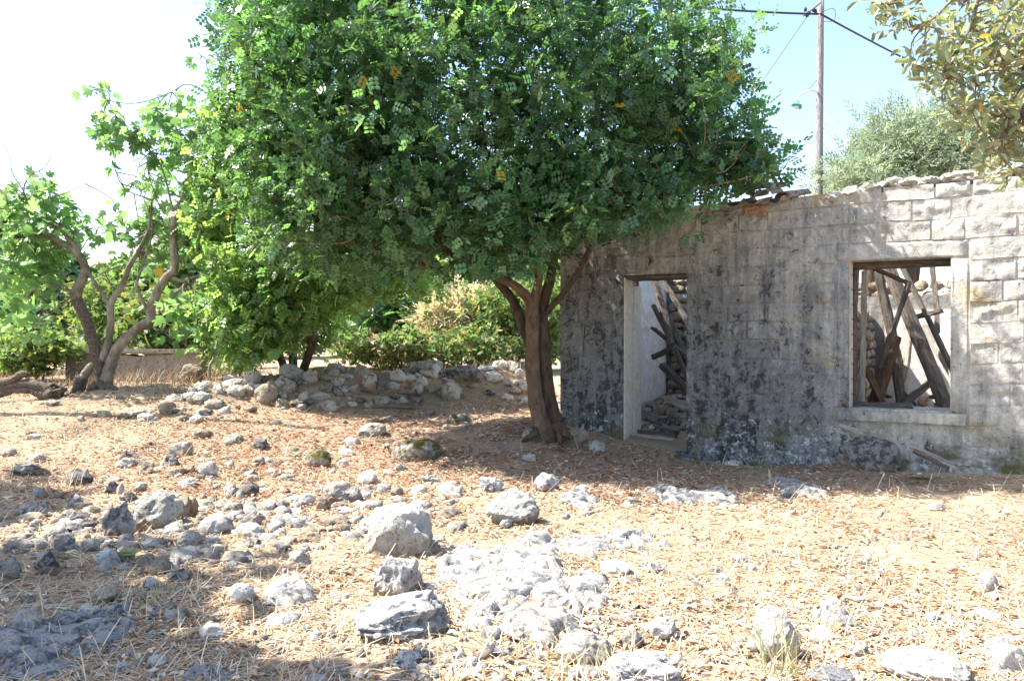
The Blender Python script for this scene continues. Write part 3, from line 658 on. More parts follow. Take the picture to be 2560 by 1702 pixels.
# plaster flake, window frame and iron hooks
def board(a, b, wd, th, name, mat, parent=None, rough=.006, taper=.0):
    """A timber from a to b in world space, slightly bowed, with worn edges."""
    a, b = Vector(a), Vector(b); d = (b - a); ln = d.length; me_V = []; n = 7
    q = d.normalized().to_track_quat('Z', 'Y')
    for i in range(n):
        t = i / (n - 1); k = 1 - taper * t
        c = Vector((math.sin(t * 3.14) * ln * .012, 0, t * ln))
        for sx, sy in ((-1, -.8), (-.8, -1), (.8, -1), (1, -.8), (1, .8), (.8, 1), (-.8, 1), (-1, .8)):
            me_V.append(tuple(c + Vector((sx * wd / 2 * k + random.uniform(-rough, rough), sy * th / 2 * k + random.uniform(-rough, rough), random.uniform(-.02, .02) if i in (0, n - 1) else 0))))
    Fq = [(i * 8 + k, i * 8 + (k + 1) % 8, (i + 1) * 8 + (k + 1) % 8, (i + 1) * 8 + k) for i in range(n - 1) for k in range(8)]
    Fq += [tuple(range(7, -1, -1)), tuple((n - 1) * 8 + k for k in range(8))]
    o = obj(name, make_mesh(name, np.array(me_V), Fq, M[mat]))
    mw = Matrix.Translation(a) @ q.to_matrix().to_4x4()
    if parent is not None:
        o.parent = parent; o.matrix_basis = hinv @ mw if parent is house else mw
    else: o.matrix_basis = mw
    return o
def hw(s, y, z): return hm @ Vector((s, y, z))
wf = board(hw(WS0 + .03, .30, WZ0 + .03), hw(WS0 + .03, .30, WZ1 - .08), .06, .08, 'window_frame', 'timber', house)
board(hw(WS0 + .09, .42, WZ0 + .03), hw(WS0 + .11, .42, WZ1 - .1), .045, .06, 'window_post', 'timber_pale', house)
board(hw(WS0, .31, WZ1 - .045), hw(WS1 - .0, .31, WZ1 - .045), .08, .08, 'window_head', 'timber', house)
board(hw(WS0 + .02, .28, WZ0 + .05), hw(WS0 + .62, .28, WZ0 + .05), .09, .05, 'window_bottom_rail', 'timber', house)
board(hw(DS0 - .0, .27, DZ - .03), hw(DS1, .27, DZ - .03), .4, .05, 'door_head', 'timber', house)
for k in range(9):
    z = WZ0 + .18 + k * .17; mb = MB(); mb.tube([(WS0 + .0, .16, z), (WS0 + .07, .1, z - .03), (WS0 + .05, .02, z - .07)], .006, 5); obj('iron_hook', mb.mesh('iron_hook', M['iron']), house)
# fallen roof timbers: view, ends, depth of each end, width in view pixels, material, label
BEAMS = [
('N',500,505,775,1180,10.2,9.3,58,'timber','thickest grey beam slanting down to the right across the window opening','roof_beam'),
('N',568,505,782,945,10.6,9.9,20,'timber','thin dark batten slanting right, above the thickest beam in the window','batten'),
('N',718,480,742,732,10.7,10.3,22,'timber','upright batten hanging in the upper right of the window opening','batten'),
('N',640,770,772,737,10.2,9.9,32,'timber','short thick timber stub lying crosswise near the middle right of the window','timber_stub'),
('N',435,528,618,607,9.6,9.7,26,'timber_brown','short brown rail sloping down from the top left of the window frame','batten'),
('N',610,605,510,890,9.65,9.6,24,'timber','batten crossing the thickest beam and leaning down to the left','batten'),
('N',462,550,525,840,10.6,10.5,46,'timber','rough split post standing behind the left side of the window frame','roof_beam'),
('N',540,868,455,1150,9.75,9.6,54,'timber_brown','rotten orange brown beam leaning left in the lower part of the window','roof_beam'),
('N',538,915,572,1240,9.9,9.7,42,'timber','dark plank end standing beside the rotten orange beam','plank'),
('N',402,1015,505,1240,9.4,9.35,38,'timber_brown','stubby brown timber leaning right in the lower left window corner','plank'),
('N',718,1090,580,1195,9.8,9.7,34,'timber','dark short timber lying crosswise in the lower right of the window','timber_stub'),
('N',690,820,775,960,10.9,10.6,34,'timber_pale','pale board leaning right, behind the thickest beam','plank'),
('N',612,850,572,1130,11.0,10.8,34,'timber_pale','bleached board leaning left in the far part of the room seen through the window','plank'),
('N',590,1140,672,1230,10.0,9.8,14,'timber','thinnest stick lying under the crosswise timber in the window','batten'),
('D',556,575,618,800,11.6,11.2,28,'timber','dark upper post leaning right, left side of the doorway view','roof_beam'),
('D',590,570,692,745,11.8,11.3,22,'timber','highest batten slanting down to the right in the doorway','batten'),
('D',556,715,684,985,11.4,11.0,24,'timber','long batten slanting to the right across the doorway','batten'),
('D',606,740,700,955,11.7,11.3,38,'timber','broad dark beam behind the long slanting batten in the doorway','roof_beam'),
('D',552,822,650,905,11.5,11.3,22,'timber','short batten sloping right at mid height of the doorway','batten'),
('D',556,965,645,925,11.5,11.3,28,'timber','short beam sloping up to the right at mid height of the doorway','timber_stub'),
('D',598,1005,690,1100,11.7,11.3,32,'timber','lowest slanting timber, against the rubble seen through the doorway','plank'),
('D',470,1325,665,1350,10.6,10.2,22,'timber','upper grey board lying across the doorway threshold','plank'),
('D',450,1345,660,1368,10.3,9.95,20,'timber_pale','lower grey board lying across the doorway threshold','plank'),
('D',540,1310,672,1335,10.9,10.5,26,'timber','short board behind the others on the doorway threshold','plank'),
('N',270,1300,400,1340,8.35,8.2,26,'timber_pale','grey board end jutting out left of the dark boulder under the window','plank'),
('N',620,1405,840,1500,8.05,7.85,28,'timber_pale','upper weathered board lying against the wall right of the dark boulder','plank'),
('N',640,1425,800,1512,7.95,7.75,22,'timber','lower dark board lying against the wall right of the dark boulder','plank'),
('T',2120,205,2359,215,0,0,26,'timber_pale','short board on the straw at the right edge near the wall','plank'),
('T',1620,150,1760,158,0,0,16,'timber_brown','thin brown stick on the straw in front of the window','stick'),
('C',1270,770,1440,775,0,0,18,'timber_brown','flat brown board on the litter between the rubble row and the tree','plank'),
('C',1160,855,1385,860,0,0,12,'timber','thin dark stick on the litter in front of the rubble row','stick'),
('C',1030,740,1120,762,0,0,12,'timber_brown','thin brown lath in the middle of the rubble row','stick'),
]
for vw, x0, y0, x1, y1, d0, d1, wd, mt, lab, nm in BEAMS:
    a = px(vw, x0, y0); b = px(vw, x1, y1); s = VIEWS[vw][2]
    if d0: A, B = at(*a, d0), at(*b, d1)
    else: A, B = hit(*a), hit(*b); A.z += .05; B.z += .05
    W_ = wd / s * (A.y + B.y) / 2 / F
    if d0 > 8.5:                                    # the feet rest on the floor or the rubble, out of sight below the sill
        dn = (B - A).normalized()
        if dn.z < -.5: B = B + dn * .35
    o = board(A, B, W_, W_ * random.uniform(.6, .95), nm, mt)
    tag(o, lab, {'batten': 'batten', 'plank': 'plank', 'stick': 'stick'}.get(nm, 'beam'), 'fallen roof timbers inside the ruin' if d0 > 8.5 else 'loose boards and sticks lying outside')
# rubble floor inside
mb_V = []; FV = []
def scatter_chips(name, pts, sizes, mats, lab, lod=1):
    V1, F1 = ICO[lod]; parent = None; N = len(pts); q = np.random.default_rng(len(pts))
    st = q.uniform(.5, 1.2, (N, 1, 3)) * np.array([1, 1, .7]); ang = q.uniform(0, 6.28, N); c, s = np.cos(ang), np.sin(ang)
    P = V1[None] * st * (1 + .22 * q.normal(size=(N, len(V1), 1))) * np.asarray(sizes)[:, None, None] * .5
    X = P[..., 0] * c[:, None] - P[..., 1] * s[:, None]; Y = P[..., 0] * s[:, None] + P[..., 1] * c[:, None]
    P = np.stack([X, Y, P[..., 2]], -1) + np.asarray(pts)[:, None, :]
    Fc = (F1[None] + (np.arange(N) * len(V1))[:, None, None]).reshape(-1, 3)
    me = make_mesh(name, P.reshape(-1, 3), Fc, [M[m + '_chip'] for m in mats], False, fmat=np.repeat(q.integers(0, len(mats), N), len(F1)))
    o = obj(name, me, parent); o['kind'] = 'stuff'
    if lab: o['label'] = lab
    return o
pts = []; sz = []
for k in range(900):
    s = random.uniform(.5, 7); y = random.uniform(.6, 2.9); p = hw(s, y, 0); p.z = float(ground_z(p.x, p.y)) + random.uniform(-.02, .12) + (.25 * max(0, y - 2.2) if s > 3.5 else -.06); pts.append(tuple(p)); sz.append(random.uniform(.06, .22))
scatter_chips('rubble_floor', pts, sz, ['lime', 'pale', 'brown', 'dark'], 'broken stones covering the floor inside the ruin')

# ------------------------------------------------------------------ leaves
def leaflet(w_, l, x=0, y=0, ang=0, fold=.15, z=0, lite=False):
    P = np.array([(0, 0, 0), (-.42, .3, fold), (-.40, .72, fold), (0, 1, 0), (.40, .72, fold), (.42, .3, fold)], float)
    if lite: P = np.array([(0, 0, 0), (.48, .45, fold), (0, 1, 0), (-.48, .5, fold)], float)
    P[:, 0] *= w_; P[:, 1] *= l; P[:, 2] *= w_
    c, s = math.cos(ang), math.sin(ang)
    return np.stack([P[:, 0] * c - P[:, 1] * s + x, P[:, 0] * s + P[:, 1] * c + y, P[:, 2] + z], -1)
LQ = np.array([(0, 5, 4, 3), (0, 3, 2, 1)])
def combine(parts):
    V = np.concatenate(parts)
    if len(parts[0]) == 4: return V, np.array([[4 * i, 4 * i + 1, 4 * i + 2, 4 * i + 3] for i in range(len(parts))])
    Fc = np.concatenate([LQ + 6 * i for i in range(len(parts))]); return V, Fc
def pinnate(n=3, l=.046, w_=.034, step=.032, term=False):
    ps = []
    for i in range(n):
        for sd in (-1, 1): ps.append(leaflet(w_, l, 0, .02 + i * step, -sd * R(68), .18, -.03 * (i / n) ** 2))
    if term: ps.append(leaflet(w_, l, 0, .02 + n * step, 0))
    return combine(ps)
PIN = pinnate()
PIN3 = pinnate(3, .05, .036, .034, True)
OAK = combine([leaflet(.026, .062, fold=.25)])
SPRIG = combine([leaflet(.03, .06, 0, .0, R(a), .2, 0, True) for a in (-70, -25, 30, 75)])
BIGSPRIG = combine([leaflet(.05, .1, 0, .0, R(a), .2, 0, True) for a in (-100, -55, -15, 25, 65, 110)])
NARROW = combine([leaflet(.014, .06, 0, i * .02, R(a), .2, 0, True) for i, a in enumerate((-50, 45, -35, 30, 0))])
def figleaf():
    pr = [(0, 0), (.16, -.02), (.30, .10), (.44, .26), (.34, .36), (.24, .40), (.34, .56), (.40, .74), (.27, .78), (.15, .62), (.12, .84), (0, 1.02)]
    pr += [(-x, y) for x, y in pr[-2:0:-1]]
    c = (0, .38, 0); V = [c] + [(x, y, .16 * abs(x) + -.10 * (y - .4) ** 2) for x, y in pr]; n = len(pr)
    return np.array(V, float), np.array([(0, 1 + i, 1 + (i + 1) % n) for i in range(n)])
FIG = figleaf()
def place(tpl, pos, axis, nrm, sc):
    V, Fc = tpl; N = len(pos)
    a = axis / np.linalg.norm(axis, axis=1, keepdims=True)
    n = nrm - (nrm * a).sum(1, keepdims=True) * a; n /= np.linalg.norm(n, axis=1, keepdims=True) + 1e-9
    s = np.cross(a, n); Rm = np.stack([s, a, n], -1)
    P = np.einsum('nij,vj->nvi', Rm, V) * np.asarray(sc)[:, None, None] + pos[:, None, :]
    F2 = (Fc[None] + (np.arange(N) * len(V))[:, None, None]).reshape(-1, Fc.shape[1])
    return P.reshape(-1, 3), F2, Rm
def clumped(tpl, centres, radii, per, q, out=.7, up=.5, sc=(.8, 1.25), shell=.35, flat=.8, droop=0):
    """Leaves round many cluster centres, pointing outwards from each."""
    N = len(centres) * per
    d = q.normal(size=(N, 3)); d /= np.linalg.norm(d, axis=1, keepdims=True)
    rr = q.uniform(shell, 1, N) ** .7 * np.repeat(radii, per)
    pos = np.repeat(centres, per, axis=0) + d * rr[:, None] * np.array([1, 1, flat])
    ax = d * out + q.normal(size=(N, 3)) * .45 + np.array([0, 0, -droop]); nr = np.array([0, 0, 1.0]) * up + q.normal(size=(N, 3)) * .55 + d * .3
    return pos, ax, nr, q.uniform(sc[0], sc[1], N)
def tints(N, k, q, spread=.28, yellow=.0, warm=.12, ycol=(5.5, 1.6, .5)):
    v = 1 + q.normal(size=(N, 1)) * spread; c = np.repeat(np.clip(v, .45, 1.9), 3, axis=1)
    c[:, 0] *= 1 + np.abs(q.normal(size=N)) * warm
    if yellow: m = q.random(N) < yellow; c[m] = np.array(ycol) * q.uniform(.7, 1.2, (int(m.sum()), 1))
    return np.repeat(c, k, axis=0)
def ell_points(E, n, q, bias=.45):
    """Points in a union of ellipsoids, biased to the skin."""
    vol = np.array([e[1][0] * e[1][1] * e[1][2] for e in E]) ** .75; k = q.choice(len(E), n, p=vol / vol.sum())
    d = q.normal(size=(n, 3)); d /= np.linalg.norm(d, axis=1, keepdims=True); r = q.uniform(bias, 1.0, n) ** .6
    C = np.array([tuple(e[0]) for e in E]); Rr = np.array([e[1] for e in E]); return C[k] + d * r[:, None] * Rr[k]
def in_house(P, pad=.12):
    A = np.array(hinv.to_3x3()); t = np.array(hinv.translation); Q = P @ A.T + t
    wall = (Q[:, 0] > -pad) & (Q[:, 1] > -pad - .12) & (Q[:, 1] < T + pad) & (Q[:, 2] < 3.3 + pad)
    inside = (Q[:, 0] > 0) & (Q[:, 1] > 0) & (Q[:, 1] < 3.5) & (Q[:, 2] < 2.9)
    return wall | inside
def twigs(mb, centres, limbs, q, r=.006, n=3, bend=.15, lim=1.0):
    Lp = np.array([tuple(p) for p in limbs])
    for c in centres:
        dd = ((Lp - c) ** 2).sum(1); near_ = np.argsort(dd)[:8]; j = near_[int(q.integers(0, len(near_)))]
        if dd[j] > lim ** 2: continue
        a = Vector(Lp[j]); b = Vector(c); m = (a + b) / 2 + Vector(q.normal(size=3) * bend * (b - a).length)
        pts, rr = spline([a, m, b], [r * 1.8, r * 1.3, r * .6], 3); mb.tube(pts, rr, n, cap=False)
def trunk_mesh(name, chains, mat, n=12, rough=.05, flare=None):
    mb = MB(); allp = []
    for ch in chains:
        pts, rr = spline([c[0] for c in ch], [c[1] for c in ch], 5)
        mb.tube(pts, rr, n if rr[0] > .03 else 7, rough if rr[0] > .03 else .03); allp += pts
    return mb, allp

# --- the great carob tree in the middle
def A_(x, y, D, r): return (at(x, y, D), r * .96)
TB = at(1375, 1089, 9.65); carob = empty('carob_tree', (TB.x, TB.y, TB.z))
tag(carob, 'big dense dark green carob tree whose crown spreads over the house corner', 'tree')
inv = Vector(carob.location)
def sub(chs, o): return [[(Vector(p) - o, r) for p, r in c] for c in chs]
lightch = [[A_(1360, 1105, 9.6, .15), A_(1356, 1065, 9.6, .115), A_(1340, 1000, 9.6, .10), A_(1331, 900, 9.6, .092), A_(1331, 780, 9.6, .088), A_(1320, 747, 9.6, .07), A_(1288, 715, 9.5, .055), A_(1238, 690, 9.4, .05), A_(1150, 640, 9.2, .04), A_(1030, 590, 9.0, .03), A_(900, 560, 8.9, .018)],
           [A_(1331, 790, 9.6, .07), A_(1340, 733, 9.6, .058), A_(1345, 680, 9.5, .055), A_(1320, 580, 9.3, .05), A_(1250, 450, 9.2, .04), A_(1180, 300, 9.1, .03), A_(1120, 120, 9.0, .015)]]
darkch = [[A_(1390, 1105, 9.72, .15), A_(1384, 1060, 9.72, .12), A_(1369, 980, 9.72, .095), A_(1360, 880, 9.72, .085), A_(1357, 775, 9.75, .075), A_(1375, 700, 9.7, .065), A_(1400, 600, 9.6, .05), A_(1480, 470, 9.4, .04), A_(1600, 330, 9.3, .028), A_(1700, 200, 9.2, .015)],
          [A_(1357, 790, 9.75, .05), A_(1392, 752, 9.6, .04), A_(1440, 690, 9.3, .035), A_(1500, 590, 8.9, .03), A_(1620, 520, 8.6, .022), A_(1750, 430, 8.5, .012)],
          [A_(1335, 900, 9.85, .06), A_(1311, 825, 9.85, .07), A_(1282, 751, 9.85, .062), A_(1245, 705, 9.8, .055), A_(1180, 620, 9.9, .05), A_(1080, 480, 10.0, .04), A_(950, 330, 10.0, .03), A_(820, 200, 10.0, .015)],
          [A_(1080, 480, 10.0, .03), A_(1060, 300, 9.9, .028), A_(1010, 150, 9.8, .02), A_(1000, 0, 9.8, .012)],
          [A_(1238, 690, 9.6, .04), A_(1050, 660, 9.6, .03), A_(880, 600, 9.8, .02), A_(700, 520, 9.9, .012)],
          [A_(1480, 470, 9.5, .03), A_(1500, 300, 9.8, .025), A_(1560, 100, 10.0, .015)]]
mbr = MB()
for x0, y0, x1, y1, x2, y2 in [(1350, 1060, 1335, 1085, 1305, 1103), (1372, 1065, 1378, 1095, 1370, 1118), (1395, 1060, 1412, 1082, 1432, 1095), (1358, 1065, 1350, 1092, 1338, 1112), (1388, 1062, 1398, 1092, 1404, 1112)]:
    pts, rr = spline([at(x0, y0, 9.62) - inv, at(x1, y1, 9.52) - inv, at(x2, y2, 9.42) - inv], [.08, .05, .02], 5); mbr.tube(pts, rr, 9, .1)
obj('root', mbr.mesh('root', M['bark_dark'], True), carob)
mb1, lp1 = trunk_mesh('trunk', sub(lightch, inv), 'bark', 14, .07); o = obj('trunk', mb1.mesh('trunk', M['bark'], True), carob); tag(o, 'pale smooth front stem of the trunk')
mb2, lp2 = trunk_mesh('trunk', sub(darkch, inv), 'bark_dark', 12); o = obj('trunk', mb2.mesh('trunk', M['bark_dark'], True), carob); tag(o, 'dark rear stems of the trunk')
q = np.random.default_rng(21)
def E_(x, y, D, rx, ry, rd): k = D / F; return (at(x, y, D), (rx * k, rd, ry * k))
crownE = [E_(1180, 220, 9.5, 560, 420, 2.2), E_(1620, 330, 9.1, 250, 260, 1.5), E_(1850, 450, 8.7, 110, 60, .6), E_(1740, 130, 9.3, 130, 190, 1.0), E_(830, 230, 9.6, 260, 330, 1.8), E_(900, 520, 9.5, 280, 200, 1.5), E_(700, 380, 10.0, 150, 200, 1.2),
          E_(1200, 560, 9.2, 330, 140, 1.3), E_(1520, 530, 8.8, 200, 110, .9), E_(1330, 620, 8.9, 70, 80, .3), E_(620, 60, 10.0, 80, 90, .6), E_(950, -120, 9.7, 380, 170, 1.7), E_(1330, -60, 9.5, 330, 110, 1.3), E_(760, 590, 9.9, 140, 110, .9),
          E_(1180, 200, 8.8, 200, 170, .8), E_(1430, 330, 8.6, 190, 190, .9), E_(1450, 500, 8.5, 200, 120, .7), E_(1780, 370, 8.8, 140, 130, .8), E_(1600, 150, 8.9, 230, 190, 1.0), E_(1500, 250, 8.7, 200, 160, .7), E_(1900, 440, 8.7, 90, 60, .4), E_(1250, 640, 8.9, 110, 70, .4)]
Cc = ell_points(crownE, 2700, q, .35); Cc = Cc[noise3(Cc, 2.6, 77, 2) > -.36]; Cc = Cc[~in_house(Cc, .25)]
# keep the underside open over the trunk
pj = np.stack([CX + Cc[:, 0] / Cc[:, 1] * F, HOR - (Cc[:, 2] - EYE) / Cc[:, 1] * F], -1)
low = np.interp(pj[:, 0], [500, 900, 1100, 1260, 1330, 1420, 1600, 1720, 2000], [640, 690, 700, 670, 670, 590, 560, 490, 400])
Cc = Cc[pj[:, 1] < low]
edge = np.interp(pj[pj[:, 1] < low][:, 1], [-400, 0, 130, 300, 420, 480, 560], [1880, 1850, 1830, 1870, 1960, 1990, 1760])
Cc = Cc[(CX + Cc[:, 0] / Cc[:, 1] * F) < edge + 5]
rad = q.uniform(.16, .34, len(Cc)); print('clusters', len(Cc)); O = np.array(inv)
pos, ax, nr, sc = clumped(PIN, Cc, rad, 18, q, .8, .55)
ok = ~in_house(pos, .02); pos, ax, nr, sc = pos[ok], ax[ok], nr[ok], sc[ok]
clv = np.repeat(np.exp(q.normal(size=len(Cc)) * .24), 18)[ok]; clw = np.repeat(1 + .12 * q.random(len(Cc)) ** 2, 18)[ok]; sc = sc * q.uniform(.85, 1.2, len(sc))
V, Fc, Rm = place(PIN, pos - O, ax, nr, sc * 1.05)
o = obj('crown', make_mesh('crown', V, Fc, M['carob'], False, tints(len(pos), 12, q, .3, .003, .15, (5.5, 1.6, .5)) * np.repeat(np.stack([clv * clw, clv, clv / clw], -1), 12, 0)), carob); o['kind'] = 'stuff'
mb = MB(); twigs(mb, Cc[::2] - O, lp1 + lp2, q, .007); obj('twig', mb.mesh('twig', M['twig']), carob)['kind'] = 'stuff'
# the sprays that stand out against the sky or the wall, one leaf at a time
pinm = [make_mesh('leaf', PIN3[0] * s, PIN3[1], M['carob'], False, np.repeat([[c, c, c * .8]], 14, 0)) for s, c in ((1.1, 1.3), (1.0, 1.0), (1.15, 1.6), (.95, .8))]
sprays = [(600, 15, 9.6), (565, 60, 9.6), (1985, 395, 8.5), (1960, 430, 8.5), (1900, 300, 8.7), (1870, 320, 8.7), (1905, 80, 9.0), (1880, 40, 9.0), (1880, 230, 9.0), (1790, 540, 8.4), (1740, 560, 8.5), (1310, 490, 8.2), (1290, 520, 8.2), (1340, 505, 8.2), (1330, 660, 8.8), (1100, 780, 9.6), (1080, 760, 9.6), (1180, 790, 9.9), (1700, 420, 8.1), (1730, 500, 8.1), (1480, 520, 8.0), (1060, 540, 8.4), (1240, 610, 8.3), (980, 600, 8.6), (1000, 470, 8.3), (700, 300, 9.0)]
def mat_from(a, n):
    a = Vector(a).normalized(); n = Vector(n); n = (n - a * n.dot(a)).normalized(); s = a.cross(n); return Matrix((s, a, n)).transposed()
for x, y, D in sprays:
    c = at(x, y, D)
    for k in range(9):
        p = c + Vector(q.normal(size=3) * .09); d = (p - c).normalized() + Vector((.15 if x > 1300 else -.15, -.15, .35)) + Vector(q.normal(size=3) * .25)
        o = obj('leaf', random.choice(pinm), carob); o.matrix_basis = Matrix.Translation(p - inv) @ mat_from(d, Vector((0, -.5, .9)) + Vector(q.normal(size=3) * .3)).to_4x4()

# --- second, smaller carob behind on the left, foliage hanging to the ground
def leafy(name, base, label, cat, E, n, per, tpl, mat, seed, trunk=None, rad=(.2, .45), tint=(.28, .0, .12), sc=(.8, 1.2), group=None, bias=.35, stems=3, leafn='crown', bark='bark_dark', up=.5, droop=0., ycol=(5.5, 1.6, .5), tr=.06):
    q = np.random.default_rng(seed); o = empty(name, base); tag(o, label, cat, group); O = np.array(tuple(base))
    C = ell_points(E, n, q, bias); C[:, 2] = np.maximum(C[:, 2], ground_z(C[:, 0], C[:, 1]) + .1)
    C = C[~in_house(C, .1)]
    pos, ax, nr, s_ = clumped(tpl, C, q.uniform(*rad, len(C)), per, q, .8, up, sc, droop=droop)
    ok = ~in_house(pos, 0); pos, ax, nr, s_ = pos[ok], ax[ok], nr[ok], s_[ok]
    V, Fc, _ = place(tpl, pos - O, ax, nr, s_)
    if ycol[0] == 5.5: tint = (tint[0], tint[1] * .15, tint[2])
    c = obj(leafn, make_mesh(leafn, V, Fc, M[mat], False, tints(len(pos), len(tpl[1]), q, tint[0], tint[1], tint[2], ycol)), o); c['kind'] = 'stuff'
    b = Vector(base); chs = []
    for k in range(stems):
        e = Vector(E[k % len(E)][0]); m = (b + e) / 2 + Vector(q.normal(size=3) * .12 * (e - b).length)
        s0 = b + Vector((q.normal() * .08, q.normal() * .08, -.2)); chs.append([(s0 - b, tr * 1.3), (m - b, tr), (e - b, tr * .5)])
    mbx, lp = trunk_mesh('trunk', chs, bark, 9); obj('trunk', mbx.mesh('trunk', M[bark], True), o)
    mbt = MB(); twigs(mbt, C[::3] - O, lp, q, .006); obj('twig', mbt.mesh('twig', M['twig']), o)['kind'] = 'stuff'
    return o
B2 = at(745, 915, 13.2); B2.z = float(ground_z(B2.x, B2.y))
leafy('carob_tree', B2, 'smaller carob tree behind the rubble row with foliage drooping almost to the ground', 'tree',
      [E_(700, 560, 12.4, 190, 210, 1.2), E_(660, 740, 12.2, 130, 150, .8), E_(770, 740, 12.4, 100, 130, .7), E_(860, 650, 12.2, 120, 110, .8), E_(610, 830, 12.4, 50, 60, .4), E_(640, 420, 12.6, 150, 170, 1.0), E_(980, 660, 12.8, 150, 80, .8)],
      760, 13, PIN, 'carob_light', 31, tint=(.3, .006, .25), sc=(1.3, 1.8), droop=.3, stems=3)

# --- fig tree on the left
FB = at(240, 968, 12.4); fig = empty('fig_tree', FB); tag(fig, 'gnarled fig tree with several bent trunks and big lobed leaves on the left', 'tree')
iv = Vector(fig.location); DF = 12.4
def P_(x, y, r, D=DF): return (at(x, y, D), r * .88 * D / F)
ch_smooth = [[P_(262, 985, 26), P_(268, 940, 17), P_(285, 890, 15), P_(305, 855, 14), P_(351, 816, 13.5), P_(377, 802, 14), P_(376, 774, 12), P_(389, 739, 12), P_(414, 694, 12), P_(435, 672, 12), P_(435, 623, 11), P_(432, 574, 11), P_(442, 532, 10.5), P_(466, 488, 10)],
  [P_(205, 990, 16), P_(204, 965, 12), P_(219, 925, 11), P_(255, 894, 11.5), P_(272, 850, 10), P_(277, 800, 9.5), P_(277, 762, 9.5), P_(290, 735, 8), P_(303, 719, 8), P_(324, 664, 7.5), P_(346, 628, 6), P_(372, 570, 3.5), P_(380, 500, 2)],
  [P_(277, 768, 7), P_(255, 733, 5.5), P_(226, 690, 5), P_(204, 642, 6), P_(171, 595, 7), P_(140, 565, 5), P_(90, 545, 4), P_(40, 480, 3)],
  [P_(368, 775, 5), P_(343, 719, 4), P_(350, 682, 3.5), P_(379, 591, 2.5), P_(378, 540, 2)],
  [P_(430, 695, 6), P_(465, 703, 5), P_(495, 690, 4.5), P_(540, 670, 3.5), P_(585, 655, 2)],
  [P_(445, 545, 4), P_(500, 545, 2.5), P_(515, 525, 2), P_(517, 505, 1.5)], [P_(470, 500, 3), P_(477, 560, 2.6), P_(490, 620, 2.6), P_(480, 660, 2)],
  [P_(450, 520, 5), P_(474, 440, 5), P_(510, 375, 8), P_(487, 345, 6), P_(503, 303, 5), P_(529, 262, 4), P_(547, 211, 3.2), P_(561, 157, 2.5), P_(583, 113, 1.6), P_(610, 60, 1)],
  [P_(532, 240, 1.6), P_(470, 211, 1.6), P_(430, 230, 1.6), P_(372, 252, 1.5), P_(321, 259, 1.4), P_(270, 250, 1.3), P_(226, 226, 1)],
  [P_(440, 560, 3), P_(401, 412, 2.4), P_(340, 345, 2), P_(290, 290, 1.6), P_(270, 250, 1)],
  [P_(545, 200, 1.4), P_(520, 180, 1.2), P_(515, 150, 1), P_(505, 140, .8)], [P_(560, 160, 1.6), P_(541, 130, 1.2), P_(542, 105, 1)],
  [P_(474, 450, 2), P_(463, 410, 1.8), P_(480, 395, 1.6), P_(520, 385, 1.2)], [P_(400, 520, 2), P_(370, 430, 1.6), P_(375, 370, 1.4), P_(385, 290, 1)],
  [P_(380, 500, 2), P_(310, 470, 1.6), P_(280, 400, 1.2)], [P_(90, 545, 3), P_(60, 480, 2), P_(75, 440, 1.6), P_(110, 420, 1.2), P_(130, 390, 1)], [P_(60, 480, 1.8), P_(30, 430, 1.4), P_(25, 390, 1), P_(0, 355, .8)],
  [P_(120, 500, 1.6), P_(170, 480, 1.2), P_(225, 455, .9)], [P_(246, 690, 2), P_(262, 680, 2.6), P_(300, 665, 3)]]
ch_rough = [[P_(262, 1000, 24), P_(250, 930, 17), P_(240, 880, 15), P_(219, 810, 15), P_(200, 766, 15), P_(190, 745, 15)],]
ch_pale = [[P_(190, 748, 15.5), P_(193, 725, 14.5), P_(206, 700, 12.5), P_(212, 665, 11), P_(190, 630, 10), P_(150, 605, 9.5), P_(110, 585, 9), P_(66, 577, 7), P_(10, 565, 5), P_(-60, 540, 3)],]
m1, fl = trunk_mesh('trunk', sub(ch_smooth, iv), 'figbark', 12, .085); o = obj('trunk', m1.mesh('trunk', M['figbark'], True), fig)
m2, fl2 = trunk_mesh('trunk', sub(ch_rough, iv), 'roughbark', 18, .10); o = obj('trunk', m2.mesh('trunk', M['roughbark'], False), fig); tag(o, 'dark cracked lower trunk leaning left')
m3, fl3 = trunk_mesh('limb', sub(ch_pale, iv), 'figbark', 12, .04); o = obj('limb', m3.mesh('limb', M['figbark'], True), fig); tag(o, 'pale limb growing from the dark cracked trunk')
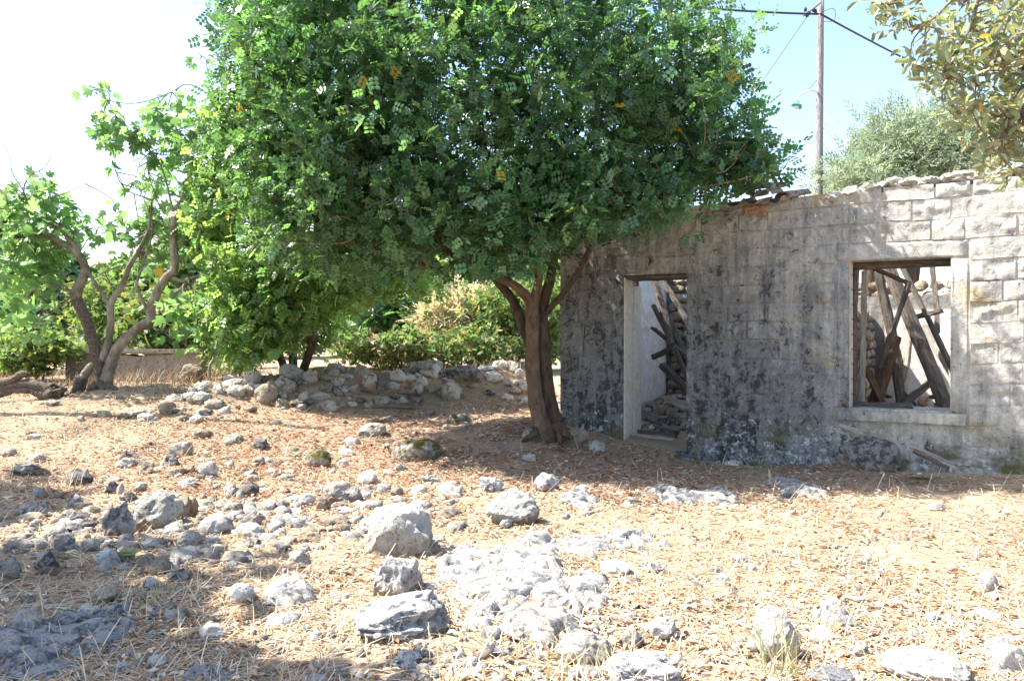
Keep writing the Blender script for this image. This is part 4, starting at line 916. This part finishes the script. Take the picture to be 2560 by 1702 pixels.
# roots clutching the bank
mb = MB()
for x0, y0, x1, y1, x2, y2 in [(250, 960, 225, 975, 205, 1000), (262, 965, 285, 975, 300, 992), (240, 960, 235, 985, 225, 1010), (200, 950, 192, 968, 178, 985), (258, 960, 262, 985, 268, 1005)]:
    pts, rr = spline([at(x0, y0, 12.35) - iv, at(x1, y1, 12.2) - iv, at(x2, y2, 12.1) - iv], [.09, .06, .03], 5); mb.tube(pts, rr, 9, .08)
obj('root', mb.mesh('root', M['roughbark'], True), fig)
q = np.random.default_rng(41)
figE = [E_(390, 570, DF + .7, 90, 70, .4), E_(300, 560, DF + .7, 90, 50, .4), E_(510, 610, DF + .4, 100, 90, .5), E_(90, 560, DF, 110, 90, .9), E_(60, 700, DF, 90, 110, .8), E_(40, 800, DF, 70, 60, .6), E_(400, 440, DF + .5, 100, 50, .4), E_(480, 790, DF, 90, 90, .6), E_(420, 340, DF, 80, 70, .5),
        E_(310, 330, DF, 50, 50, .3), E_(230, 230, DF, 40, 25, .2), E_(275, 330, DF, 40, 40, .2), E_(60, 490, DF, 60, 50, .5), E_(510, 500, DF, 70, 90, .6), E_(440, 270, DF, 40, 40, .3), E_(500, 155, DF, 25, 18, .15), E_(140, 480, DF, 30, 30, .2), E_(370, 640, DF + .8, 70, 50, .3), E_(130, 640, DF + .4, 60, 40, .3), E_(570, 700, DF, 50, 110, .5), E_(285, 380, DF, 40, 40, .2)]
Cf = ell_points(figE, 340, q, .2)
pos, ax, nr, sc = clumped(FIG, Cf, q.uniform(.1, .24, len(Cf)), 5, q, .8, .45, (.12, .23), droop=.45)
V, Fc, Rm = place(FIG, pos - np.array(iv), ax, nr, sc); big = np.argsort(-sc)[:290]; rest = np.setdiff1d(np.arange(len(pos)), big)
figm = [make_mesh('leaf', FIG[0], FIG[1], M['fig'], False, np.repeat([[c, c, c * .9]], 22, 0)) for c in (.8, 1, 1.2, 1.4)]
for i in big:
    o = obj('leaf', figm[i % 4], fig); o.matrix_basis = Matrix.Translation(Vector(pos[i]) - iv) @ Matrix(Rm[i].tolist()).to_4x4() @ Matrix.Scale(sc[i], 4)
V, Fc, _ = place(FIG, pos[rest] - np.array(iv), ax[rest], nr[rest], sc[rest]); o = obj('foliage', make_mesh('foliage', V, Fc, M['fig'], False, tints(len(rest), 22, q, .22, .002, .15)), fig); o['kind'] = 'stuff'
mb = MB(); twigs(mb, Cf - np.array(iv), fl + fl3, q, .006, bend=.2); obj('twig', mb.mesh('twig', M['twig']), fig)['kind'] = 'stuff'
# the uprooted log beside it
LG = at(95, 985, 11.8); lg = empty('fallen_log', LG); tag(lg, 'dead twisted log with two stems and a rotten root end left of the fig tree', 'log')
mb = MB()
for ch in ([(-60, 985, 9), (0, 985, 9), (35, 975, 8), (80, 975, 11), (110, 985, 16), (135, 985, 22)], [(-60, 965, 8), (0, 957, 8), (30, 950, 9), (55, 935, 10), (70, 940, 6)], [(0, 970, 6), (40, 962, 9), (80, 958, 12), (130, 975, 16)]):
    pts, rr = spline([at(x, y, 11.8) - Vector(LG) for x, y, r in ch], [r * 11.8 / F for x, y, r in ch], 5); mb.tube(pts, rr, 10, .12)
obj('stem', mb.mesh('stem', M['roughbark'], True), lg)
me = rock_mesh(9001, (.42, .4, .34), 3, 'brown', .5, .4); me.materials.clear(); me.materials.append(M['roughbark']); obj('root_end', me, lg, loc=at(135, 980, 11.8) - LG)

# --- background vegetation
def bush(x, y, D, rx, ry, rd, lab, n, per, tpl, mat, seed, name='shrub', cat='shrub', group='shrubs beyond the rubble row', **k):
    e = E_(x, y, D, rx, ry, rd); b = Vector((e[0].x, e[0].y, float(ground_z(e[0].x, e[0].y))))
    E = [e] + [E_(x + random.uniform(-.6, .6) * rx, y + random.uniform(-.5, .4) * ry, D + random.uniform(-.4, .4) * rd, rx * .5, ry * .55, rd * .6) for _ in range(4)]
    return leafy(name, b, lab, cat, E, n, per, tpl, mat, seed, group=group, **k)
leafy('hedge', at(1000, 905, 15.5) * 1.0, 'low rough hedge of green and dry brown leaves behind the rubble row', 'hedge',
      [E_(880 + i * 70, 865 + (i % 2) * 8, 15.6 + .1 * i, 60, 45, .6) for i in range(6)], 330, 14, SPRIG, 'shrub', 51, tint=(.3, .16, .2), sc=(.9, 1.5), leafn='foliage', rad=(.1, .25), ycol=(3.2, 1.2, 2.6), tr=.02)
bush(1150, 790, 17.5, 100, 60, .8, 'straw coloured feathery dry bush above the hedge', 130, 16, NARROW, 'shrub', 52, tint=(.2, .9, .3), sc=(2, 3.4), rad=(.15, .4), ycol=(4.2, 2.0, 4.4), tr=.02)
bush(1255, 800, 17.0, 90, 90, 1.0, 'green shrub just left of the big carob trunk', 150, 16, SPRIG, 'shrub', 53, tint=(.3, .05, .3), sc=(1.2, 2), tr=.03)
bush(980, 790, 19, 140, 70, 1.2, 'dark green shrub mass behind the left of the hedge', 200, 16, BIGSPRIG, 'carob', 54, tint=(.25, .0, .2), sc=(1, 1.8), tr=.03)
bush(1370, 800, 18, 60, 110, 1.0, 'green shrub seen in the gap between trunk and house corner', 90, 16, SPRIG, 'shrub', 55, tint=(.3, .02, .3), sc=(1.4, 2.2), tr=.03)
bush(590, 850, 14.5, 60, 80, .6, 'yellow green wild fennel bush beside the grey stake', 100, 16, NARROW, 'shrub', 56, tint=(.25, .35, .4), sc=(1.4, 2.4), rad=(.12, .3), ycol=(3.2, 2.4, 2.6), tr=.02)
bush(420, 810, 17, 120, 80, 1.0, 'bright green shrub above the low plastered wall', 190, 15, BIGSPRIG, 'shrub', 57, tint=(.3, .02, .4), sc=(.9, 1.6), tr=.03)
bush(270, 790, 18, 100, 90, 1.0, 'light green shrub behind the fig trunks', 150, 15, SPRIG, 'shrub', 58, tint=(.3, .03, .4), sc=(1.4, 2.2), tr=.03)
bush(90, 880, 14.5, 110, 50, .7, 'weedy yellow green undergrowth left of the fig tree roots', 150, 15, SPRIG, 'shrub', 59, tint=(.3, .03, .3), sc=(.9, 1.6), rad=(.12, .3), ycol=(3.5, 2.6, 1.2), tr=.02)
bush(-20, 850, 17, 100, 90, 1.0, 'dark shrub at the left edge behind the fallen log', 130, 15, BIGSPRIG, 'carob', 60, sc=(1, 1.6), tr=.03)
bush(540, 800, 19, 90, 90, 1.0, 'leafy shrub behind the slim white post', 120, 15, SPRIG, 'shrub', 61, sc=(1.6, 2.4), tr=.03)
TG = 'trees in the far background'
def btree(x, y, D, rx, ry, lab, seed, mat='shrub', tpl=BIGSPRIG, n=190, per=10, sc=(1.9, 3.0), **k):
    e = E_(x, y, D, rx, ry, rx * D / F * .8); b = Vector((e[0].x, e[0].y, float(ground_z(e[0].x, e[0].y))))
    E = [e] + [E_(x + random.uniform(-.6, .6) * rx, y + random.uniform(-.6, .5) * ry, D, rx * .5, ry * .5, rx * D / F * .5) for _ in range(5)]
    return leafy('background_tree', b, lab, 'tree', E, n, per, tpl, mat, seed, group=TG, sc=sc, rad=(.35, .8) if tpl is not NARROW else (.3, 1.1), tr=.12, **k)
btree(120, 720, 24, 90, 110, 'dark bluish tree standing behind the fig tree on the left', 71, 'carob')
btree(-60, 640, 26, 130, 150, 'tree cut by the left edge of the picture behind the fig leaves', 72, 'shrub')
btree(560, 640, 26, 170, 140, 'broad green tree between the fig and the carob', 73, 'shrub', n=240)
btree(870, 700, 28, 160, 110, 'dark tree low under the left of the carob crown', 74, 'carob')
btree(1130, 690, 30, 200, 110, 'shaded tree seen under the middle of the carob crown', 75, 'carob', n=220)
btree(1400, 700, 28, 130, 130, 'green tree behind the corner of the house', 76, 'shrub')
btree(380, 740, 27, 150, 80, 'low green tree beyond the low plastered wall', 77, 'shrub')
btree(2290, 400, 17.5, 150, 130, 'soft grey green tree rising behind the right end of the house wall', 78, 'olive', NARROW, 320, 30, (1.5, 2.6), up=.1)
btree(2110, 470, 17.0, 60, 35, 'thin low grey green sapling just right of the utility pole foot', 79, 'olive', NARROW, 50, 30, (1.5, 2.4), up=.1)

# --- overhanging evergreen oak at the right; its trunk stands outside the picture
OB = Vector((4.6, 4.1, float(ground_z(4.6, 4.1)))); oak = empty('oak_tree', OB); tag(oak, 'evergreen oak whose pale leafy boughs hang into the top right corner', 'tree')
def Q_(x, y, D, r): return (at(x, y, D) - OB, r)
och = [[(Vector((0, 0, -.2)), .2), (Vector((-.05, .1, 1.6)), .16), (Vector((-.3, .1, 2.9)), .12), (at(2700, 0, 4.3) - OB, .05), (at(2560, -60, 4.2) - OB, .035), (at(2450, -60, 4.2) - OB, .02)],
       [Q_(2450, -60, 4.2, .014), Q_(2440, 20, 4.2, .010), Q_(2415, 90, 4.2, .008), Q_(2380, 140, 4.2, .007), Q_(2360, 190, 4.2, .005)],
       [Q_(2400, -30, 4.1, .010), Q_(2370, 10, 4.1, .008), Q_(2335, 45, 4.1, .006), Q_(2280, 80, 4.1, .004)],
       [Q_(2400, -40, 4.3, .010), Q_(2300, -20, 4.2, .008), Q_(2230, 10, 4.1, .006), Q_(2180, 5, 4.1, .004)],
       [Q_(2700, 60, 4.3, .03), Q_(2600, 180, 4.3, .02), Q_(2530, 280, 4.2, .014), Q_(2480, 370, 4.1, .008)],
       [Q_(2600, 180, 4.3, .016), Q_(2500, 150, 4.2, .012), Q_(2430, 200, 4.1, .006)]]
mo, ol = trunk_mesh('trunk', och, 'twig', 10); obj('trunk', mo.mesh('trunk', M['twig'], True), oak)
q = np.random.default_rng(61)
oakE = [E_(2200, 20, 4.1, 60, 40, .15), E_(2270, 60, 4.1, 60, 60, .2), E_(2300, 120, 4.1, 70, 50, .2), E_(2360, 190, 4.2, 60, 50, .2), E_(2330, 220, 4.1, 60, 30, .15), E_(2460, 100, 4.2, 100, 110, .4), E_(2530, 200, 4.2, 90, 140, .4), E_(2500, 330, 4.2, 80, 70, .3), E_(2480, 410, 4.1, 40, 35, .12), E_(2560, 380, 4.2, 80, 60, .3), E_(2480, 0, 4.2, 110, 60, .3), E_(2620, 250, 4.3, 120, 220, .5), E_(2420, 260, 4.1, 60, 50, .2), E_(2600, 60, 4.3, 130, 120, .5)]
Co = ell_points(oakE, 250, q, .2)
pos, ax, nr, sc = clumped(OAK, Co, q.uniform(.05, .10, len(Co)), 12, q, .8, .35, (.75, 1.2), shell=.2)
sc = sc * 1.05; V, Fc, Rm = place(OAK, pos - np.array(OB), ax, nr, sc)
pp = CX + pos[:, 0] / pos[:, 1] * F; vis = (pp < 2550) & (HOR - (pos[:, 2] - EYE) / pos[:, 1] * F > 5)
big = np.nonzero(vis)[0]; big = big[np.argsort(-sc[big])][:285]; rest = np.setdiff1d(np.arange(len(pos)), big)
oakm = [make_mesh('leaf', OAK[0], OAK[1], M['oak'], False, np.repeat([[c, c, c * b]], 2, 0)) for c, b in ((.8, 1), (1, .9), (1.25, .8), (1.5, .7))]
for i in big:
    o = obj('leaf', oakm[i % 4], oak); o.matrix_basis = Matrix.Translation(Vector(pos[i]) - OB) @ Matrix(Rm[i].tolist()).to_4x4() @ Matrix.Scale(sc[i], 4)
V, Fc, _ = place(OAK, pos[rest] - np.array(OB), ax[rest], nr[rest], sc[rest]); o = obj('foliage', make_mesh('foliage', V, Fc, M['oak'], False, tints(len(rest), 2, q, .25, .01, .2, (3, 1.2, .3))), oak); o['kind'] = 'stuff'
mb = MB(); twigs(mb, Co - np.array(OB), ol, q, .003, bend=.12); obj('twig', mb.mesh('twig', M['twig']), oak)['kind'] = 'stuff'

# --- trees left of the frame; the foreground lies in their shade
for k, (cx, cy, cz, r, lab) in enumerate([(-7.5, 4.4, 5.2, 2.0, 'evergreen tree outside the left edge, shading the left foreground'), (-9.8, 7.0, 5.2, 1.9, 'evergreen tree outside the left edge, level with the stone heap'), (-5.5, 2.9, 5.2, 1.5, 'evergreen tree beside the camera shading the bottom of the scene')]):
    b = Vector((cx - .3, cy, float(ground_z(cx, cy))))
    E = [(Vector((cx, cy, cz)), (r, r * .8, r * .6))] + [(Vector((cx + random.uniform(-.6, .6) * r, cy + random.uniform(-.5, .5) * r, cz + random.uniform(-.4, .4) * r)), (r * .5, r * .5, r * .4)) for _ in range(4)]
    leafy('evergreen_tree', b, lab, 'tree', E, 150, 9, BIGSPRIG, 'oak', 81 + k, group='trees standing just outside the picture', sc=(1.6, 2.6), rad=(.25, .5), tr=.1)

# ------------------------------------------------------------------ utility pole, street lamp, cables
def gz(x, y): return float(ground_z(x, y))
PT = at(2052, -30, 17.0); PBt = Vector((at(2045, 480, 17.0).x - .01, 17.0, gz(6.6, 17)))
pole = empty('utility_pole', PBt); tag(pole, 'grey wooden utility pole rising behind the ruined house wall', 'pole')
top = Vector((PT.x, 17.0, 8.95)); mb = MB(); pts = [PBt.lerp(top, t) - PBt for t in np.linspace(0, 1, 14)]; mb.tube(pts, [.098 - .03 * t for t in np.linspace(0, 1, 14)], 14, .02); obj('shaft', mb.mesh('shaft', M['pole'], True), pole)
AP = at(2046, 36, 16.9)
for dx, dz in ((-.28, .06), (-.2, -.02), (-.1, .05), (-.24, -.06), (-.06, .02)):
    mb = MB(); c = AP - PBt + Vector((dx, 0, dz)); mb.tube([c, c + Vector((.0, 0, .05)), c + Vector((.0, 0, .09))], [.03, .035, .015], 8); obj('insulator', mb.mesh('insulator', M['cable'], True), pole)
mb = MB(); mb.tube([AP - PBt + Vector((-.32, 0, -.04)), AP - PBt + Vector((.05, 0, .25))], .022, 6); obj('bracket', mb.mesh('bracket', M['pole']), pole)
mb = MB(); mb.tube(spline([AP - PBt, AP - PBt + Vector((.3, -.05, .1)), AP - PBt + Vector((.32, -.05, -.15)), AP - PBt + Vector((.05, -.05, -.18))], [.006] * 4, 6)[0], .006, 5); obj('wire_loop', mb.mesh('wire_loop', M['cable']), pole)
lamp = empty('street_lamp', at(2042, 235, 16.95)); lo = Vector(lamp.location); tag(lamp, 'small turquoise street lamp on a curved white arm fixed to the pole', 'street lamp')
mb = MB(); pts, rr = spline([at(2044, 232, 16.95) - lo, at(2030, 226, 16.9) - lo, at(2012, 232, 16.8) - lo, at(1998, 240, 16.8) - lo, at(1995, 252, 16.8) - lo], [.022] * 5, 5); mb.tube(pts, rr, 7); obj('arm', mb.mesh('arm', M['white'], True), lamp)
mb = MB(); mb.tube([at(2043, 200, 16.95) - lo, at(2020, 227, 16.85) - lo], .006, 5); obj('stay', mb.mesh('stay', M['cable']), lamp)
c = at(1991, 262, 16.8) - lo; mb = MB(); mb.tube([c + Vector((.03, 0, .10)), c + Vector((.02, 0, .04)), c + Vector((.01, 0, .0)), c + Vector((0, 0, -.03)), c + Vector((0, 0, -.02))], [.025, .04, .07, .125, .11], 16); obj('shade', mb.mesh('shade', M['lamp'], True), lamp)
mb = MB(); V0, F0 = ICO[2]; mb.add([tuple(Vector(v) * .055 + c + Vector((0, 0, -.05))) for v in V0.tolist()], F0.tolist()); obj('bulb', mb.mesh('bulb', M['white'], True), lamp)
def cable(name, a, b, sag, r, lab):
    a, b = Vector(a), Vector(b); mb = MB(); n = 26
    pts = [a.lerp(b, t) - Vector((0, 0, sag * 4 * t * (1 - t))) for t in np.linspace(0, 1, n)]; mb.tube([p - a for p in pts], r, 6); o = obj(name, mb.mesh(name, M['cable'], True), loc=a); tag(o, lab, 'cable'); return o
z_ = AP.z
cable('overhead_cable', AP, (-9.0, 11.0, z_ + .1), .55, .022, 'thick black overhead cable running left from the pole behind the carob')
cable('overhead_cable', AP + Vector((.05, 0, 0)), (22, 28, z_ - .1), .35, .022, 'thick black overhead cable running right from the pole behind the oak leaves')
cable('guy_wire', at(2018, 42, 16.9), at(1560, 690, 16.0), .03, .006, 'thin guy wire slanting down left from the pole top behind the carob')
for x, y in ((-9, 11), (22, 28)):
    b = Vector((x, y, gz(x, y))); p2 = empty('utility_pole', b); tag(p2, f'utility pole outside the picture carrying the {"left" if x < 0 else "right"} hand cable', 'pole'); mb = MB(); mb.tube([Vector((0, 0, 0)), Vector((0, 0, z_ - b.z + .4))], [.09, .06], 12); obj('shaft', mb.mesh('shaft', M['pole'], True), p2)

# ------------------------------------------------------------------ low walls, posts, far house
def wall_run(name, a, b, h, th, mat, lab, cap=None):
    a, b = Vector(a), Vector(b); d = (b - a); ang = math.atan2(d.y, d.x); root = empty(name, a, ang); tag(root, lab, 'wall'); L_ = d.length
    n = 24; V = []; Fq = []
    for i in range(n + 1):
        x = L_ * i / n; zt = h + .03 * math.sin(x * 3.1) + .015 * random.uniform(-1, 1) + (b.z - a.z) * i / n
        for y in (-th / 2, th / 2):
            for z in (-.6, zt): V.append((x, y + random.uniform(-.01, .01), z))
    for i in range(n):
        o_ = i * 4; Fq += [(o_, o_ + 4, o_ + 5, o_ + 1), (o_ + 2, o_ + 3, o_ + 7, o_ + 6), (o_ + 1, o_ + 5, o_ + 7, o_ + 3)]
    Fq += [(0, 1, 3, 2), (n * 4, n * 4 + 2, n * 4 + 3, n * 4 + 1)]
    obj('masonry', make_mesh('masonry', np.array(V), Fq, M[mat]), root)
    if cap:
        mb = MB(); mb.box((-.05, -th / 2 - .06, h + .02), (L_ + .05, th / 2 + .06, h + .10), .015); obj('coping', mb.mesh('coping', M[cap]), root)
    return root
a = at(180, 955, 15.0); a.z = gz(a.x, a.y); b = at(515, 970, 14.6); b.z = gz(b.x, b.y)
wall_run('garden_wall', a, b, max(.4, at(300, 885, 15.0).z - a.z), .35, 'lowplaster', 'low pinkish plastered garden wall behind the fig tree', 'lime')
a = at(760, 950, 15.0); a.z = gz(a.x, a.y); b = at(1330, 895, 17.0); b.z = gz(b.x, b.y)
wall_run('kerb_wall', a, b, .22, .4, 'mortar', 'long low grey kerb wall between the rubble row and the hedge')
def post(name, pts, lab, mat):
    P0 = pts[0][0]; mb = MB(); p_, r_ = spline([p - P0 for p, r in pts], [r for p, r in pts], 4); mb.tube(p_, r_, 8, .08); o = obj(name, mb.mesh(name, M[mat], True), loc=P0); tag(o, lab, 'post')
post('stake', [(at(525, 965, 13.6), .03), (at(524, 920, 13.6), .03), (at(537, 890, 13.6), .025), (at(543, 853, 13.6), .02)], 'crooked bleached stake beside the end of the low garden wall', 'timber_pale')
post('fence_post', [(at(588, 950, 14.0), .03), (at(590, 850, 14.0), .028), (at(596, 735, 14.0), .025)], 'slim straight white post in the fennel behind the rubble row', 'timber_pale')
fh = at(240, 800, 34); fh.z = gz(fh.x, 34) ; far = empty('far_house', fh, R(12)); tag(far, 'bluish grey house wall glimpsed behind the fig branches', 'house')
ztop = at(240, 685, 34).z - fh.z
M['bluewall'] = wall_mat('blue_grey_render', (.36, .42, .48), stains=False, plaster=True)
mb = MB(); mb.box((-1.6, 0, -1), (2.2, 4, ztop)); obj('wall', mb.mesh('wall', M['bluewall']), far)
mb = MB(); mb.add([(-1.8, -.3, ztop), (2.4, -.3, ztop), (2.4, 2, ztop + .8), (-1.8, 2, ztop + .8), (2.4, 4.3, ztop), (-1.8, 4.3, ztop), (-1.8, -.3, ztop - .08), (2.4, -.3, ztop - .08)], [(0, 1, 2, 3), (3, 2, 4, 5), (6, 7, 1, 0), (0, 3, 5), (1, 4, 2)]); obj('roof', mb.mesh('roof', M['tile_red']), far)

# ------------------------------------------------------------------ litter on the ground
q = np.random.default_rng(91)
def ground_pts(n, dmin=2.6, dmax=15, power=1.0):
    """Random ground points, even over the picture, so thick near the camera."""
    u = q.random(n); inv_ = (1 / dmin) * (1 - u) + (1 / dmax) * u
    y = 1 / inv_; x = (q.random(n) * 2 - 1) * (y * .70 + .3)
    P = np.stack([x, y, ground_z(x, y) + .018 * fbm(x * 9, y * 9, 3, 77)], -1)
    ok = ~in_house(P, -.02); return P[ok]
straw_t = (np.array([(-.5, 0, 0), (.5, 0, 0), (.5, .5, 1), (-.5, .5, 1), (.3, 1, 0), (-.3, 1, 0)], float), np.array([(0, 1, 2, 3), (3, 2, 4, 5)]))
def straws(name, P, length, width, lift, cols, lab, upr=0.0, tw=.0):
    N = len(P); ln = q.uniform(*length, N) * (1 + P[:, 1] * .04); ang = q.uniform(0, 6.28, N)
    ax = np.stack([np.cos(ang), np.sin(ang), q.normal(size=N) * .05 + upr * q.uniform(.3, 1.5, N)], -1); ax /= np.linalg.norm(ax, axis=1, keepdims=True)
    side = np.stack([-np.sin(ang), np.cos(ang), np.zeros(N)], -1); wd = q.uniform(*width, N) * (1 + P[:, 1] * .08)
    T_, Fq = straw_t; up = np.array([0, 0, 1.0])
    V = P[:, None, :] + T_[None, :, 0, None] * side[:, None, :] * wd[:, None, None] + T_[None, :, 1, None] * ax[:, None, :] * ln[:, None, None] + T_[None, :, 2, None] * up * (ln * q.uniform(.01, .07, N))[:, None, None]
    V[..., 2] += (.003 + q.uniform(0, lift, N))[:, None]
    F2 = (Fq[None] + (np.arange(N) * 6)[:, None, None]).reshape(-1, 4)
    c = np.array(cols)[q.integers(0, len(cols), N)] * q.uniform(.7, 1.2, (N, 1))
    o = obj(name, make_mesh(name, V.reshape(-1, 3), F2, M['straw'], False, np.repeat(c, 2, 0))); o['kind'] = 'stuff'; o['label'] = lab; return o
SC = [(.72, .58, .40), (.80, .71, .55), (.64, .46, .29), (.52, .33, .19), (.72, .53, .36), (.42, .33, .24)]
P = ground_pts(72000); P = P[q.random(len(P)) < np.clip(.72 + 1.3 * fbm(P[:, 0] * 1.1, P[:, 1] * 1.1, 4, 61), .12, 1)]; straws('dry_straw', P, (.05, .16), (.002, .005), .012, SC, 'dry straw and pine needles strewn over the ground')
P = ground_pts(42000, 7.5, 15.5); straws('dry_straw', P, (.05, .15), (.002, .004), .012, SC + [(.5, .32, .2)], 'dry straw and fallen needles covering the far part of the slope')
P = ground_pts(3500, 3, 14); straws('dry_grass', P, (.06, .18), (.002, .004), .0, SC[:3], 'short standing blades of dead grass on the slope', .9)
DL = combine([leaflet(.024, .05, fold=.35)])
def litter(name, P, cols, sc, lab):
    N = len(P); ang = q.uniform(0, 6.28, N); ax = np.stack([np.cos(ang), np.sin(ang), q.normal(size=N) * .18], -1); nr = np.array([0, 0, 1.0]) + q.normal(size=(N, 3)) * .32
    P = P.copy(); P[:, 2] += q.uniform(.004, .02, N); V, Fc, _ = place(DL, P, ax, nr, q.uniform(*sc, N))
    c = np.array(cols)[q.integers(0, len(cols), N)] * q.uniform(.7, 1.25, (N, 1))
    o = obj(name, make_mesh(name, V, Fc, M['dry'], False, np.repeat(c, 2, 0))); o['kind'] = 'stuff'; o['label'] = lab
P = ground_pts(34000, 2.6, 10); P = P[((P[:, 0] > -1.5) | (q.random(len(P)) < .35)) & (q.random(len(P)) < np.clip(.55 + 1.9 * fbm(P[:, 0] * 1.9, P[:, 1] * 1.9, 3, 48), .06, 1))]
litter('fallen_leaves', P, [(.70, .57, .43), (.58, .38, .24), (.78, .70, .60), (.40, .21, .11), (.66, .48, .32)], (.35, 1.25), 'small curled tan leaves fallen over the sunny slope')
P = ground_pts(70000, 6, 15); m = np.hypot(P[:, 0] + 1.2, (P[:, 1] - 10.2) * 1.3) + 1.3 * q.normal(size=len(P)) < 4.0; P = P[m & (q.random(len(P)) < np.clip(.9 + 1.6 * fbm(P[:, 0] * 1.6, P[:, 1] * 1.6, 3, 44), .1, 1))]
litter('carob_litter', P, [(.48, .22, .14), (.60, .34, .22), (.66, .47, .34), (.42, .16, .10), (.70, .56, .42), (.28, .17, .12)], (.4, 1.3), 'reddish brown fallen carob leaves round the big tree')
# stone chips too many to count
P = ground_pts(9000, 3, 14.5); dn = fbm(P[:, 0] * .5, P[:, 1] * .5, 3, 5); keep = q.random(len(P)) < np.clip(.35 + 1.1 * dn + .35 * (P[:, 0] < .5) * (P[:, 1] > 5.5), 0.04, 1); P = P[keep]
scatter_chips('gravel', P, np.clip(q.gamma(2., .022, len(P)), .02, .13), ['lime', 'pale', 'pale', 'brown'], 'small limestone chips strewn among the straw', 0)
P = ground_pts(2600, 5, 11); P = P[(P[:, 0] < -.4) & (P[:, 0] > -.62 * P[:, 1]) & (q.random(len(P)) < np.clip(.3 + 1.6 * fbm(P[:, 0] * .8, P[:, 1] * .8, 3, 15), 0, 1))]
scatter_chips('rubble', P, q.uniform(.05, .19, len(P)), ['lime', 'pale', 'brown', 'pale'], 'broken stones strewn among the bigger rocks on the left')
P = ground_pts(1900, 10, 14.6); P = P[(P[:, 0] > -5) & (P[:, 0] < .3) & (np.abs(P[:, 1] - 12.3 - .5 * (P[:, 0] + 3)) < .9)]
scatter_chips('gravel', P, q.uniform(.06, .28, len(P)), ['lime', 'pale', 'brown', 'dark'], 'broken stones filling the gaps of the rubble row')
# tall stalks in front of the tapering rock, grass tufts, thistle
def tuft(x, y, n, hgt, spread, cols, lab, cat='grass tuft', thick=.003, name='grass_tuft'):
    c = hit(x, y); root = empty(name, c); tag(root, lab, cat)
    for i in range(n):
        d = Vector((q.normal() * .35, q.normal() * .35, 1)).normalized(); L_ = hgt * q.uniform(.5, 1); a = Vector((q.normal() * spread * .35, q.normal() * spread * .35, 0))
        a.z = float(ground_z(c.x + a.x, c.y + a.y)) - c.z; m_ = a + d * L_ * .55; e = a + Vector((d.x * 1.7, d.y * 1.7, d.z * .9)) * L_
        w_ = Vector((thick, 0, 0)); V = [a - w_, a + w_, m_ + w_ * .8, m_ - w_ * .8, e + w_ * .2, e - w_ * .2]; cc = cols[int(q.integers(0, len(cols)))]
        obj('blade', make_mesh('blade', np.array([tuple(v) for v in V]), np.array([(0, 1, 2, 3), (3, 2, 4, 5)]), M['straw'], False, [cc, cc]), root)
GR = [(.30, .36, .18), (.45, .42, .22), (.6, .5, .3)]
tuft(1955, 1695, 26, .42, .12, GR, 'sparse tuft of thin tall stalks in front of the tapering pale rock')
tuft(1925, 1650, 7, .8, .16, [(.4, .42, .3)], 'few very tall thin grass stalks rising from the tapering rock', thick=.0018)
tuft(1470, 1670, 60, .16, .3, [(.55, .5, .22), (.6, .48, .26)], 'yellow green grass tuft at the foot of the long pale hump')
tuft(395, 1500, 30, .14, .2, [(.4, .4, .25), (.5, .42, .25)], 'thin grey green grass tuft on the shaded foreground earth')
tuft(820, 1240, 26, .2, .2, SC, 'dry grass tuft beside the big steep grey wedge')
tuft(120, 1230, 40, .3, .4, SC, 'long dry grass leaning over the shaded stones on the left')
tuft(2450, 1165, 40, .3, .5, [(.5, .45, .25), (.35, .38, .18)], 'weedy tuft at the foot of the sunlit wall on the right')
c = hit(322, 1405); th = empty('thistle', c); tag(th, 'small green thistle rosette among the stones on the left', 'plant')
for k in range(9):
    a = k * .7; o = obj('leaf', make_mesh('leaf', FIG[0] * np.array([.05, .10, .08]), FIG[1], M['fig'], False, np.repeat([[1.0, .8, 1.0]], 22, 0)), th); o.matrix_basis = Matrix.Translation((0, 0, .03)) @ mat_from((math.cos(a), math.sin(a), .55), (-.3 * math.cos(a), -.3 * math.sin(a), 1)).to_4x4()
st = hit(1120 + 20, 1240)
for name_, A, B, lab in (('dry_stem', hit(1345, 1258), at(1410, 1190, hit(1345, 1258).y), 'single dry stalk leaning right beside the pocked round rock'),):
    mb = MB(); mb.tube([Vector((0, 0, 0)), (B - A) * .5 + Vector((0, 0, .01)), B - A], [.006, .005, .003], 5); o = obj(name_, mb.mesh(name_, M['timber_pale']), loc=A); tag(o, lab, 'stalk')
for (x0, y0, x1, y1, x2, y2, lab) in [(375, 1330, 420, 1318, 475, 1322, 'thin curved pale twig lying among the stones of the left heap'), (780, 1668, 815, 1690, 870, 1692, 'pale stick lying at the bottom of the shaded foreground'), (470, 1617, 510, 1616, 550, 1612, 'straight pale stick lying in the shaded foreground straw')]:
    A = hit(x0, y0); B = hit(x1, y1); C_ = hit(x2, y2); mb = MB(); up = Vector((0, 0, .025)); p_, r_ = spline([up, B - A + up, C_ - A + up], [.009, .008, .005], 5); mb.tube(p_, r_, 6, .1); o = obj('twig', mb.mesh('twig', M['timber_pale'], True), loc=A); tag(o, lab, 'twig')
# dry brush along the foot of the low wall
P = ground_pts(26000, 12.2, 17); m = ((P[:, 1] > 13.6) | (P[:, 0] < -4.2)) & (P[:, 0] < .3); P = P[m]
straws('dry_brush', P[:5000], (.08, .26), (.0018, .004), .0, [(.42, .27, .17), (.5, .38, .26), (.36, .24, .15)], 'rusty dry brush along the wall and behind the rubble', 1.1)
